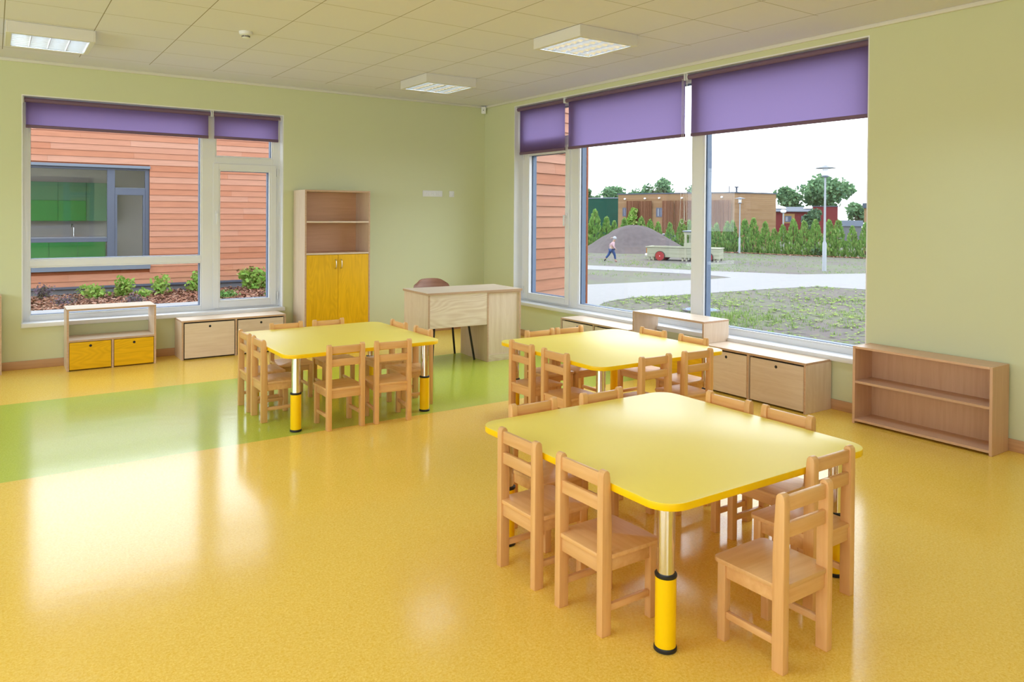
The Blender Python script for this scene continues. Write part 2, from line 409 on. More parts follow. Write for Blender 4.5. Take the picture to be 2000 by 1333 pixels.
def copy_tree(o, parent=None):
    c = o.copy(); col.objects.link(c); c.parent = parent
    for ch in list(o.children): copy_tree(ch, c)
    return c

def rrect(x0, x1, y0, y1, r, n=8):
    P = []
    for cx, cy, a0 in ((x1 - r, y1 - r, 0), (x0 + r, y1 - r, 90), (x0 + r, y0 + r, 180), (x1 - r, y0 + r, 270)):
        for i in range(n + 1):
            a = math.radians(a0 + 90 * i / n); P.append((cx + r * math.cos(a), cy + r * math.sin(a)))
    return P

# ------------------------------------------------------------------ room shell
WT = .35
b = MB(); b.box(XL - .3, XR + WT, YF - .3, YB + WT, -.18, 0); b.build('floor', 'floor', kind='structure', smooth=False)
b = MB(); b.box(XL - .3, XR + WT, YF - .3, YB + WT, HC, HC + .2); b.build('ceiling', 'ceiling', kind='structure', smooth=False)
def wall_hole(b, u0, u1, z0, z1, a0, a1, c0, c1, w0, w1):
    b.box(u0, a0, w0, w1, z0, z1); b.box(a1, u1, w0, w1, z0, z1); b.box(a0, a1, w0, w1, z0, c0); b.box(a0, a1, w0, w1, c1, z1)
LW = (.225, 2.742, .40, 2.636)      # courtyard window opening: x0 x1 z0 z1
RW = (3.185, 7.905, .384, 2.893)    # wide window opening: y0 y1 z0 z1
b = MB(); wall_hole(b, XL - .3, XR + WT, 0, HC, LW[0], LW[1], LW[2], LW[3], YB, YB + WT); b.build('wall_back', 'wall', kind='structure', smooth=False)
mapR = lambda u, w_, z: (XR + w_, u, z)
b = MB(mapR); wall_hole(b, YF - .3, YB, 0, HC, RW[0], RW[1], RW[2], RW[3], 0, WT); b.build('wall_right', 'wall', kind='structure', smooth=False)
mapW = lambda u, w_, z: (XL - w_, u, z)
mapF = lambda u, w_, z: (u, YF - w_, z)
WW = (-2.8, 7.2, .70, 2.75); FW = (-4.3, .35, .70, 2.75)      # unseen windows added beside and behind the viewer for fill light
b = MB(mapW); wall_hole(b, YF, YB, 0, HC, *WW, 0, .3); b.build('wall_left', 'wall', kind='structure', smooth=False)
b = MB(mapF); wall_hole(b, XL - .3, XR, 0, HC, *FW, 0, .3); b.build('wall_front', 'wall', kind='structure', smooth=False)
for nm, fn, q in (('fill_window_side', mapW, WW), ('fill_window_rear', mapF, FW)):
    r_ = bpy.data.objects.new(nm, None); col.objects.link(r_); r_['kind'] = 'structure'
    f = MB(fn); f.frame(q[0], q[1], q[2], q[3], q[0] + .07, q[1] - .07, q[2] + .07, q[3] - .07, .13, .19)
    for k in (1, 2, 3):
        u = q[0] + (q[1] - q[0]) * k / 4; f.box(u - .05, u + .05, .13, .19, q[2] + .07, q[3] - .07)
    f.build('window_frame', 'white', r_, bev=.003, seg=1)
    f = MB(fn); f.box(q[0] + .05, q[1] - .05, .16, .166, q[2] + .05, q[3] - .05); f.build('pane', 'glass', r_, smooth=False)
b = MB(); b.box(XL, XR - .014, YB - .014, YB, 0, .08); b.build('baseboard_back', 'base', kind='structure', bev=.003)
b = MB(); b.box(XR - .014, XR, YF, YB, 0, .08); b.build('baseboard_right', wood('baseboard_beech_along', lin(184, 142, 104), lin(200, 158, 118), 'Y', .5), kind='structure', bev=.003)
b = MB(); b.box(XL, XR, YB - .022, YB, HC - .03, HC); b.box(XR - .022, XR, YF, YB - .022, HC - .03, HC); b.build('trim_1', 'cornice', kind='structure', bev=.004)

# ------------------------------------------------------------------ windows
def win_struct(name, fn):
    o = bpy.data.objects.new(name, None); col.objects.link(o); o['kind'] = 'structure'; return o
mapL = lambda u, w_, z: (u, YB + w_, z)
def lever(fn, parent, u, z, w0):
    h = MB(fn); h.box(u - .013, u + .013, w0 - .012, w0, z - .03, z + .035); h.box(u - .009, u + .009, w0 - .042, w0 - .012, z - .008, z + .012)
    h.box(u - .010, u + .010, w0 - .052, w0 - .036, z - .115, z + .012)
    return h.build('handle', 'white', parent, bev=.004)
def hinge(fn, parent, u, z, w0):
    h = MB(fn); h.box(u - .008, u + .008, w0 - .02, w0, z - .045, z + .045); return h.build('hinge', 'white', parent, bev=.003)
def pane(fn, parent, a0, a1, c0, c1, wg=.165):
    g = MB(fn); g.box(a0 - .01, a1 + .01, wg, wg + .006, c0 - .01, c1 + .01); return g.build('pane', 'glass', parent, smooth=False)
def bead_ring(bm, cells, w0=.142, t=.018):
    for a0, a1, c0, c1 in cells: bm.frame(a0 - t, a1 + t, c0 - t, c1 + t, a0, a1, c0, c1, w0, w0 + .02)

def make_window(name, fn, u0, u1, z0, z1, cells, boxes, sash, sash_glass, handle_u, handle_z, hinges, sill, toplight_all):
    root = win_struct(name, fn)
    fb = MB(fn)
    for q in boxes: fb.box(q[0], q[1], .13, .19, q[2], q[3])
    bead_ring(fb, cells, .138)
    fb.build('window_frame', 'white', root, bev=.003, seg=1)
    ob = MB(fn)
    for q in boxes: ob.box(q[0] + .0, q[1] - .0, .192, .235, q[2], q[3])
    for a0, a1, c0, c1 in cells: ob.frame(a0 - .02, a1 + .02, c0 - .02, c1 + .02, a0 + .003, a1 - .003, c0 + .003, c1 - .003, .175, .235)
    ob.build('outer_frame', 'gasket', root, smooth=False)
    for q in cells: pane(fn, root, *q)
    sb = MB(fn); sb.frame(sash[0], sash[1], sash[2], sash[3], sash_glass[0] - .016, sash_glass[1] + .016, sash_glass[2] - .016, sash_glass[3] + .016, .112, .18)
    sb.frame(sash_glass[0] - .018, sash_glass[1] + .018, sash_glass[2] - .018, sash_glass[3] + .018, *sash_glass, .120, .16)
    so = sb.build('opening_sash', 'white', root, bev=.003, seg=1)
    g = MB(fn); g.frame(sash_glass[0] - .03, sash_glass[1] + .03, sash_glass[2] - .03, sash_glass[3] + .03, sash_glass[0] + .003, sash_glass[1] - .003, sash_glass[2] + .003, sash_glass[3] - .003, .182, .235)
    g.build('outer_gasket', 'gasket', so, smooth=False)
    pane(fn, so, *sash_glass)
    lever(fn, so, handle_u, handle_z, .112)
    for hu, hz in hinges: hinge(fn, so, hu, hz, .13)
    lb = MB(fn); t = .010
    lb.box(u0, u0 + t, 0.001, .13, z0, z1); lb.box(u1 - t, u1, 0.001, .13, z0, z1); lb.box(u0 + t, u1 - t, .001, .13, z1 - t, z1)
    lb.build('reveal_lining', 'lining', root, smooth=False)
    s = MB(fn); s.box(sill[0], sill[1], -.035, .13, sill[2], sill[3]); s.build('sill', 'white', root, bev=.005)
    ex = MB(fn); ex.box(u0, u1, .235, WT + .06, sill[2] - .02, sill[2] + .02); ex.build('outer_sill', 'flash', root, smooth=False)
    return root
Lc = [(.304, 1.872, 1.048, 2.56), (.304, 1.872, .497, .961), (2.04, 2.645, 2.149, 2.56)]
Lb = [(.225, .29, .44, 2.636), (1.886, 2.026, .44, 2.636), (2.66, 2.742, .44, 2.636), (.29, 1.886, .44, .483), (.29, 1.886, .975, 1.034), (.29, 1.886, 2.574, 2.636),
      (2.026, 2.66, 2.574, 2.636), (2.026, 2.66, 2.04, 2.135), (2.026, 2.66, .44, .50), (2.026, 2.06, .5, 2.04), (2.63, 2.66, .5, 2.04)]
make_window('window_1', mapL, LW[0], LW[1], .44, LW[3], Lc, Lb, (2.0, 2.695, .458, 2.062), (2.077, 2.617, .541, 1.98), 2.033, 1.50, [(2.712, 1.98), (2.712, .56)], (LW[0] - .004, LW[1] + .012, .398, .44), 0)
Rc = [(5.064, 6.763, .482, 2.81), (3.262, 4.90, .485, 2.81), (6.905, 7.78, 2.46, 2.81)]
Rb = [(7.80, 7.905, .425, 2.893), (6.777, 6.895, .425, 2.893), (4.914, 5.05, .425, 2.893), (3.185, 3.248, .425, 2.893), (5.05, 6.777, .425, .468), (5.05, 6.777, 2.824, 2.893),
      (3.248, 4.914, .425, .471), (3.248, 4.914, 2.824, 2.893), (6.895, 7.8, 2.824, 2.893), (6.895, 7.8, 2.33, 2.446), (6.895, 7.8, .425, .49), (6.895, 6.97, .49, 2.33), (7.78, 7.80, .49, 2.33)]
make_window('window_2', mapR, RW[0], RW[1], .425, RW[3], Rc, Rb, (6.925, 7.835, .448, 2.345), (7.012, 7.741, .528, 2.26), 6.968, 1.50, [(7.85, 2.26), (7.85, .56)], (RW[0] - .004, RW[1] + .004, .384, .425), 0)

# ------------------------------------------------------------------ roller blinds
def chain(fn, u, w_, ztop, zbot, sw, lean=.0):
    pts = []
    H_ = ztop - zbot
    for i in range(22):
        t = i / 21.; z = ztop - t * (H_ - sw); x = u - sw * .35 - sw * .65 * max(0, t - .62) / .38 + lean * t
        pts.append((x, w_, z))
    for i in range(1, 14):
        a = PI + PI * i / 14; pts.append((u + lean + sw * math.cos(a), w_ + .004, zbot + sw + sw * math.sin(a)))
    for i in range(22):
        t = 1 - i / 21.; z = ztop - t * (H_ - sw); x = u + sw * .35 + sw * .65 * max(0, t - .55) / .45 + lean * t
        pts.append((x, w_, z))
    c = MB(fn); c.tube(pts, .0019, 6)
    return c
def make_blind(fn, u0, u1, zt, zb, label, chains):
    root = thing('roller_blind', label, 'window blind', fn((u0 + u1) / 2, .05, zt), 0, 'purple roller blinds')
    off = root.location
    f2 = lambda u, w_, z: tuple(Vector(fn(u, w_, z)) - off)
    t = MB(f2); t.cyl((u0, .05, zt), (u1, .05, zt), .0225, n=24); t.build('fabric_roll', 'blindbar', root)
    f = MB(f2); f.add([(u0 + .016, .069, zb + .03), (u1 - .016, .069, zb + .03), (u1 - .016, .069, zt), (u0 + .016, .069, zt)], [(0, 1, 2, 3)]); f.build('fabric', 'fabric', root, smooth=False)
    k = MB(f2); k.box(u0 + .014, u1 - .014, .062, .076, zb, zb + .032); k.build('bottom_bar', 'blindbar', root, bev=.004)
    for u in (u0 - .006, u1 + .006):
        br = MB(f2); br.box(u - .005, u + .005, .028, .085, zt - .028, zt + .036); br.build('bracket', 'white', root, bev=.002)
    for c in chains: chain(f2, *c).build('bead_chain', 'bead', root)
    return root
make_blind(mapL, .247, 1.953, 2.592, 2.325, 'long purple roller blind at the courtyard window, above the big fixed pane', [(.236, .022, 2.58, 1.19, .030)])
make_blind(mapL, 1.984, 2.716, 2.592, 2.327, 'short purple roller blind at the courtyard window, above the opening sash', [(2.70, .03, 2.58, 1.42, .016)])
make_blind(mapR, 6.943, 7.890, 2.850, 2.277, 'shortest purple roller blind of the wide window, next to the room corner', [])
make_blind(mapR, 5.076, 6.908, 2.850, 2.281, 'purple roller blind in the middle of the wide window', [(5.085, .03, 2.84, 1.44, .026)])
make_blind(mapR, 3.200, 5.030, 2.850, 2.279, 'purple roller blind of the wide window nearest to the low beech bookshelf', [(5.036, .03, 2.84, 1.46, .014)])

# ------------------------------------------------------------------ ceiling lights
def make_light():
    root = thing('ceiling_light', '', 'ceiling light', (0, 0, HC), 0, 'square louvred ceiling lights')
    d = .092
    h = MB(lambda u, w_, z: (u, z, w_))
    h.frame(-.3, .3, -.3, .3, -.288, .288, -.288, .288, -d, -.001)
    h.frame(-.29, .29, -.29, .29, -.262, .262, -.262, .262, -d, -d + .006)
    h.build('housing', 'housing', root, bev=.002, seg=1)
    r = MB(); r.box(-.287, .287, -.287, .287, -.010, -.005); r.build('reflector', 'reflector', root, smooth=False)
    l = MB()
    zt, zb = -.034, -d + .006
    for i in range(5):      # long V-shaped blades
        x = -.262 + .131 * i
        l.prism([(x - .022, zt), (x + .022, zt), (x + .002, zb), (x - .002, zb)], -.262, .262, 'y')
    for j in range(8):      # cross blades
        y = -.262 + .524 * j / 7
        l.prism([(y - .006, zt + .008), (y + .006, zt + .008), (y + .001, zb + .002), (y - .001, zb + .002)], -.262, .262, 'x')
    l.build('louvre', 'louvre', root, smooth=False)
    ld = bpy.data.lights.new('lamp_glow', 'AREA'); ld.shape = 'SQUARE'; ld.size = .50; ld.energy = LAMP_W; ld.color = (.62, .81, 1.0)
    lo = bpy.data.objects.new('lamp_glow', ld); col.objects.link(lo); lo.parent = root; lo.location = (0, 0, -.024)
    return root
proto = make_light()
LX = (.38, 3.97, -3.2); LY = (7.2, 4.74, 2.34, -.06)
names = {(.38, 7.2): 'square ceiling light with glowing louvre above the courtyard window side',
         (3.97, 7.2): 'square ceiling light with louvre above the teacher desk corner',
         (3.97, 4.74): 'square ceiling light with louvre above the table beside the wide window'}
first = True
for x in LX:
    for y in LY:
        o = proto if first else copy_tree(proto); first = False
        o.location = (x, y, HC); o['label'] = names.get((x, y), 'square louvred ceiling light further back in the room, out of view')

sd = thing('smoke_detector', 'round white smoke detector on the tiled ceiling', 'smoke detector', (1.672, 6.215, HC))
b = MB(); b.lathe([(.052, 0), (.052, -.012), (.046, -.026), (.030, -.032)]); b.build('housing', 'white', sd)
b = MB(); b.lathe([(.030, -.0315), (.030, -.046), (.022, -.052)]); b.build('sensor_cap', 'white', sd)
b = MB()
for i in range(16):
    a = 2 * PI * i / 16; b.box(-.0035, .0035, -.001, .001, -.045, -.034, M_=Matrix.Rotation(a, 4, 'Z') @ Matrix.Translation((0, -.0305, 0)))
b.build('vent_slots', 'dark', sd, smooth=False)

ms = thing('motion_sensor', 'small white motion sensor high in the room corner under the ceiling', 'motion sensor', (XR - .045, YB - .045, 2.91), PI / 4 + PI / 2)
b = MB(); b.prism(rrect(-.03, .03, -.048, .048, .01, 4), -.022, .022, 'y'); b.build('housing', 'white', ms, bev=.004)
b = MB(); b.prism(rrect(-.024, .024, .038, .050, .004, 3), -.026, .012, 'y'); b.build('lens_window', 'gasket', ms)
b = MB(); b.box(-.006, .006, .021, .024, -.006, .004); b.build('indicator', 'dark', ms)

# ------------------------------------------------------------------ sockets
def socket(label, x0, n, z0, name):
    wd = .071 * n + .004
    t = thing(name, label, 'socket', (x0, YB, z0))
    b = MB(); b.box(0, wd, -.010, 0, 0, .078); b.build('cover_frame', 'white', t, bev=.003)
    for i in range(n):
        cx = .002 + .071 * i + .0355; cz = .039
        q = MB(lambda x, y, z, cx=cx, cz=cz: (cx + x, -.010 + y, cz + z))
        prof = [(.028, 0), (.028, -.003), (.0225, -.0035), (.0215, .012)]
        m = 24; vs = []; fs = []
        for r, yy in prof: vs += [(r * math.cos(2 * PI * k / m), yy, r * math.sin(2 * PI * k / m)) for k in range(m)]
        for a in range(3): fs += [(a * m + k, a * m + (k + 1) % m, (a + 1) * m + (k + 1) % m, (a + 1) * m + k) for k in range(m)]
        fs.append(tuple(3 * m + k for k in range(m)))
        q.add(vs, fs); so = q.build('outlet', 'white', t)
        h = MB(lambda x, y, z, cx=cx, cz=cz: (cx + x, -.010 + y, cz + z))
        for sx in (-.0095, .0095): h.cyl((sx, .0085, 0), (sx, .0125, 0), .0034, n=10)
        h.build('pin_holes', 'dark', so)
    return t
socket('white quadruple wall socket in one frame on the green back wall', 4.527, 4, 1.739, 'wall_socket')
socket('white single wall socket near the room corner on the green wall', 4.916, 1, 1.740, 'wall_socket')

# ------------------------------------------------------------------ children's chair (faces local +y, rear face at y = 0)
def make_chair():
    root = thing('child_chair', '', 'chair', (0, 0, 0), 0, 'small beech chairs around the yellow tables')
    seat = MB()
    P = [(-.1075, .004), (.1075, .004), (.1075, .0465), (.142, .0465), (.1435, .270)]
    P += [(.1435 - .024 + .024 * math.cos(a), .272 + .024 * math.sin(a)) for a in [PI / 2 * k / 5 for k in range(6)]]
    P += [(-x, y) for x, y in P[::-1] if abs(x) > .11 and y > .04]
    seat.prism(P, .276, .293, 'z'); seat.build('seat', 'beechX', root, bev=.003)
    br = MB(); br.box(-.1085, .1085, .008, .026, .535, .587); br.box(-.1085, .1085, .008, .026, .447, .497); br.build('backrest', 'beechX', root, bev=.004, seg=2)
    prof = [(0, 0), (.045, 0), (.045, .40), (.0355, .572), (.0325, .590), (.024, .600), (.012, .600), (.003, .592), (0, .578)]
    for sx in (-1, 1):
        l = MB(); x0, x1 = sorted((sx * .1075, sx * .139)); l.prism(prof, x0, x1, 'x'); l.build('leg', 'beechZ', root, bev=.0025)
        l = MB(); l.box(x0, x1, .241, .275, 0, .276); l.build('leg', 'beechZ', root, bev=.0025)
        s = MB(); a0, a1 = sorted((sx * .115, sx * .133)); s.box(a0, a1, .045, .241, .083, .108); s.build('stretcher', 'beechY', root, bev=.003)
    ap = MB(); ap.box(-.1075, .1075, .010, .028, .222, .276); ap.box(-.1075, .1075, .249, .267, .228, .276)
    for sx in (-1, 1):
        a0, a1 = sorted((sx * .114, sx * .132)); ap.box(a0, a1, .045, .241, .228, .276)
    ap.build('seat_rail', 'beechX', root, bev=.002)
    return root

def make_table():
    root = thing('kindergarten_table', '', 'table', (0, 0, 0), 0, 'square yellow kindergarten tables')
    S = .605
    t = MB(); t.prism(rrect(-S, S, -S, S, .10, 12), .522, .550, 'z', mi=1, mcap=0); t.build('tabletop', ['tabletop', 'tableedge'], root, bev=.003)
    for sx in (-1, 1):
        for sy in (-1, 1):
            c = (sx * .503, sy * .503)
            l = MB(); l.cyl((*c, .255), (*c, .522), .0305, n=32); l.cyl((*c, .514), (*c, .522), .06, n=32); lo = l.build('leg', 'chrome', root)
            s = MB(); s.cyl((*c, .012), (*c, .262), .0370, n=36); s.build('sleeve', 'sleeve', lo)
            k = MB(); k.lathe([(.0375, .258), (.0390, .261), (.0390, .268), (.0345, .271), (.031, .271)], (*c, 0), 32); k.build('collar', 'rubber', lo)
            k = MB(); k.lathe([(.0375, 0), (.0405, .002), (.0405, .012), (.037, .016)], (*c, 0), 32); k.build('foot_ring', 'rubber', lo)
    return root
tab0 = make_table(); ch0 = make_chair()
TABLES = [((2.238, 5.662), 0.0, 'square yellow kindergarten table on the green floor band before the tall cabinet'),
          ((3.772, 4.200), -1.0, 'square yellow kindergarten table beside the low drawer benches under the wide window'),
          ((2.448, 2.352), -.6, 'nearest square yellow kindergarten table, with one chair pulled out')]
for i, ((x, y), a, lab) in enumerate(TABLES):
    o = tab0 if i == 0 else copy_tree(tab0)
    o.location = (x, y, 0); o.rotation_euler.z = math.radians(a); o['label'] = lab
# rear-face centre x, y, facing angle (0 = +y)
T1 = 'tall cabinet table'; T2 = 'wide window table'; T3 = 'nearest table'
CH = [(2.051, 5.018, 0, T1, 'near side', 'further from the wide window'), (2.398, 4.988, -7, T1, 'near side', 'nearer the wide window'),
      (1.588, 5.972, -90, T1, 'side facing away from the wide window', 'further back'), (1.590, 5.616, -90, T1, 'side facing away from the wide window', 'further forward'),
      (2.033, 6.314, 180, T1, 'far side', 'further from the wide window'), (2.401, 6.312, 180, T1, 'far side', 'nearer the wide window'),
      (2.888, 5.873, 90, T1, 'side facing the desk', 'further back'), (2.890, 5.434, 90, T1, 'side facing the desk', 'further forward'),
      (3.594, 3.528, 0, T2, 'near side', 'further from the wide window'), (3.990, 3.520, -2, T2, 'near side', 'nearer the wide window'),
      (3.122, 4.429, -90, T2, 'side facing away from the wide window', 'further back'), (3.118, 4.029, -90, T2, 'side facing away from the wide window', 'further forward'),
      (3.610, 4.862, 180, T2, 'far side', 'further from the wide window'), (3.910, 4.858, 180, T2, 'far side', 'nearer the wide window'),
      (4.430, 4.382, 90, T2, 'side facing the benches', 'further back'), (4.430, 3.955, 90, T2, 'side facing the benches', 'further forward'),
      (2.283, 1.524, 0, T3, 'near side', ''), (2.712, 1.700, 0, T3, 'near side', ''),
      (1.796, 2.572, -90, T3, 'side facing away from the wide window', 'further back'), (1.796, 2.164, -90, T3, 'side facing away from the wide window', 'further forward'),
      (2.200, 3.018, 180, T3, 'far side', 'further from the wide window'), (2.636, 3.008, 180, T3, 'far side', 'nearer the wide window'),
      (3.120, 2.539, 90, T3, 'side facing the beech bookshelf', 'further back'), (3.122, 2.195, 90, T3, 'side facing the beech bookshelf', 'further forward')]
CL = ["beech chair on the cabinet-side yellow table's near side, away from windows",
 "beech chair on the cabinet-side yellow table's near side, towards windows",
 "farther beech chair on the cabinet-side yellow table's side away from windows",
 "closer beech chair on the cabinet-side yellow table's side away from windows",
 "beech chair on the cabinet-side yellow table's far side, away from windows",
 "beech chair on the cabinet-side yellow table's far side, towards windows",
 "farther beech chair on the cabinet-side yellow table's window side",
 "closer beech chair on the cabinet-side yellow table's window side",
 'beech chair on the middle yellow table by the benches, near side, away from windows',
 'beech chair on the middle yellow table by the benches, near side, towards windows',
 'farther beech chair on the middle yellow table by the benches, side away from windows',
 'closer beech chair on the middle yellow table by the benches, side away from windows',
 'beech chair on the middle yellow table by the benches, far side, away from windows',
 'beech chair on the middle yellow table by the benches, far side, towards windows',
 'farther beech chair on the middle yellow table by the benches, window side',
 'closer beech chair on the middle yellow table by the benches, window side',
 'beech chair pulled out from the nearest yellow table, closest of all to the viewer',
 'beech chair pushed in directly behind the pulled out chair at the nearest yellow table',
 "farther beech chair on the nearest yellow table's side away from windows",
 "closer beech chair on the nearest yellow table's side away from windows",
 "beech chair on the nearest yellow table's far side, away from windows",
 "beech chair on the nearest yellow table's far side, towards windows",
 "farther beech chair on the nearest yellow table's window side",
 "closer beech chair on the nearest yellow table's window side"]
for i, (x, y, a, t, side, which) in enumerate(CH):
    o = ch0 if i == 0 else copy_tree(ch0)
    o.location = (x, y, 0); o.rotation_euler.z = math.radians(a)
    lab = CL[i]
    o['label'] = lab

# ------------------------------------------------------------------ panel furniture
def panel(mb, x0, x1, y0, y1, z0, z1):
    """plywood board: faces slot 0, thin edges slot 1"""
    d = (x1 - x0, y1 - y0, z1 - z0); k = d.index(min(d))
    mb.box(x0, x1, y0, y1, z0, z1, 0 if k == 0 else 1, 0 if k == 1 else 1, 0 if k == 2 else 1)
def drawer(root, fn, x0, x1, z0, z1, yf, mat, depth=.30, hole=True, hz=None):
    d = MB(fn); d.box(x0, x1, yf, yf + .016, z0, z1)
    do = d.build('drawer', [mat], root, bev=.0015, seg=1)
    s = MB(fn); s.box(x0 + .012, x0 + .022, yf + .016, yf + depth, z0 + .01, z1 - .05); s.box(x1 - .022, x1 - .012, yf + .016, yf + depth, z0 + .01, z1 - .05); s.box(x0 + .022, x1 - .022, yf + .016, yf + depth, z0 + .01, z0 + .016)
    s.build('drawer_box', 'birchY', do, smooth=False)
    if hole:
        hz = z1 - .058 if hz is None else hz
        h = MB(fn); cx = (x0 + x1) / 2; h.cyl((cx, yf - .0008, hz), (cx, yf + .004, hz), .0125, n=20); h.build('finger_hole', 'hole', do)
    return do

def shelf_unit(label, loc, rz, W, D, Hh, mapd=None):
    """open-backed riser over two yellow drawers (front = local y 0, x to the right seen from the front)"""
    t = thing('drawer_shelf', label, 'shelf', loc, rz, 'shelves with two yellow drawers')
    T = .018
    for a in (0, W - T):
        f = MB(); panel(f, a, a + T, 0, D, 0, Hh - T); f.build('side_panel', ['birchZ', 'plyedge'], t, bev=.001, seg=1)
    f = MB(); panel(f, 0, W, 0, D, Hh - T, Hh); f.build('top', ['birchX', 'plyedge'], t, bev=.001, seg=1)
    f = MB(); panel(f, T, W - T, 0, D, .275, .275 + T); f.build('shelf', ['birchX', 'plyedge'], t, bev=.001, seg=1)
    f = MB(); panel(f, W / 2 - T / 2, W / 2 + T / 2, 0, D, 0, .275); f.build('divider', ['birchZ', 'plyedge'], t, bev=.001, seg=1)
    f = MB(); panel(f, T, W - T, D - .006, D, 0, .275); f.build('back_panel', ['birchX', 'plyedge'], t, smooth=False)
    for a, c in ((T + .004, W / 2 - T / 2 - .004), (W / 2 + T / 2 + .004, W - T - .004)):
        drawer(t, None, a, c, .012, .270, .002, 'yellowply', D - .05, hz=.232)
    return t
def bench(label, loc, rz, W, D, Hh, div, holes=(True, True)):
    t = thing('drawer_bench', label, 'cabinet', loc, rz, 'low birch benches with two drawers')
    T = .018
    for a in (0, W - T):
        f = MB(); panel(f, a, a + T, 0, D, 0, Hh - T); f.build('side_panel', ['birchZ', 'plyedge'], t, bev=.001, seg=1)
    f = MB(); panel(f, 0, W, 0, D, Hh - T, Hh); f.build('top', ['birchX', 'plyedge'], t, bev=.001, seg=1)
    f = MB(); panel(f, div - T / 2, div + T / 2, 0, D, 0, Hh - T); f.build('divider', ['birchZ', 'plyedge'], t, bev=.001, seg=1)
    f = MB(); panel(f, T, W - T, D - .006, D, 0, Hh - T); f.build('back_panel', ['birchX', 'plyedge'], t, smooth=False)
    f = MB(); f.box(T, W - T, .05, .06, .0, Hh - T - .001); f.build('gap_shade', 'dark', t, smooth=False)  # black board put in as the shade behind the drawer gaps
    for a, c in ((T + .011, div - T / 2 - .007), (div + T / 2 + .011, W - T - .006)):
        drawer(t, None, a, c, .016, Hh - T - .014, .006, 'birchX', .043, hz=Hh - .072)
    return t
shelf_unit('open birch shelf with two yellow drawers below the courtyard window', (.573, 8.238, 0), 0, .774, .352, .590)
bench('low birch bench with two round-holed drawers below the courtyard window', (1.586, 8.236, 0), 0, 1.070, .356, .405, .540)
# row below the wide window: fronts face -x, so local x runs along -y
bench('low birch bench next to the teacher desk below the wide window', (5.114, 6.483, 0), -PI / 2, 1.070, .335, .395, .545)
shelf_unit('open birch shelf with yellow drawers between the benches below the wide window', (5.118, 5.362, 0), -PI / 2, .892, .332, .588)
bench('low birch bench beside the beech bookshelf, one drawer wider than the other', (5.114, 4.466, 0), -PI / 2, 1.006, .335, .393, .468)

# tall cabinet
tc_ = thing('tall_cabinet', 'tall birch cabinet with open shelves above two yellow doors', 'cabinet', (2.853, 8.20, 0))
W, D, Hh, T = .778, .388, 1.778, .018
for a in (0, W - T):
    f = MB(); panel(f, a, a + T, 0, D, 0, Hh); f.build('side_panel', ['birchZ', 'plyedge'], tc_, bev=.001, seg=1)
f = MB(); panel(f, T, W - T, 0, D, Hh - T, Hh); f.build('top', ['birchX', 'plyedge'], tc_, bev=.001, seg=1)
for z in (1.409, 1.050):
    f = MB(); panel(f, T, W - T, .0, D, z, z + T); f.build('shelf', ['shelfwoodX', 'birchX'], tc_, bev=.001, seg=1)
f = MB(); panel(f, T, W - T, D - .008, D, .05, Hh - T); f.build('back_panel', ['shelfwoodX', 'plyedge'], tc_, smooth=False)
f = MB(); f.box(T, W - T, .02, .036, 0, .075); f.build('plinth', 'birchX', tc_, smooth=False)
for a, c, hx in ((T + .002, W / 2 - .0015, W / 2 - .032), (W / 2 + .0015, W - T - .002, W / 2 + .034)):
    d = MB(); d.box(a, c, .001, .018, .078, 1.046); do = d.build('door', 'yellowplyZ', tc_, bev=.001, seg=1)
    h = MB(); h.tube([(hx, .001, .990), (hx, -.012, .988), (hx, -.024, .975), (hx, -.028, .940), (hx, -.024, .905), (hx, -.012, .892), (hx, .001, .890)], .0048, 8); h.build('handle', 'steel', do)

# teacher desk
dk = thing('teacher_desk', 'birch teacher desk with a side pedestal, standing before the room corner', 'desk', (4.196, 6.506, 0), math.radians(-2.5))
f = MB(); panel(f, -.70, .40, -.012, .585, .716, .738); f.build('desk_top', ['birchX', 'plyedge'], dk, bev=.0015, seg=1)
f = MB(); panel(f, -.688, -.668, 0, .575, 0, .716); f.build('side_panel', ['birchZ', 'plyedge'], dk, bev=.001, seg=1)
f = MB(); panel(f, -.668, -.018, .004, .022, .385, .716); f.build('modesty_panel', ['birchfig', 'plyedge'], dk, bev=.001, seg=1)
f = MB(); panel(f, -.018, .0, 0, .575, 0, .716); panel(f, .372, .390, 0, .575, 0, .716); panel(f, 0, .372, 0, .575, .700, .716); f.build('pedestal', ['birchZ', 'plyedge'], dk, bev=.001, seg=1)
f = MB(); panel(f, 0, .372, .022, .038, .068, .700); f.build('pedestal_front', ['birchZ', 'plyedge'], dk, smooth=False)
f = MB(); f.box(0, .372, .008, .024, 0, .068); f.build('plinth', 'birchfig', dk, smooth=False)

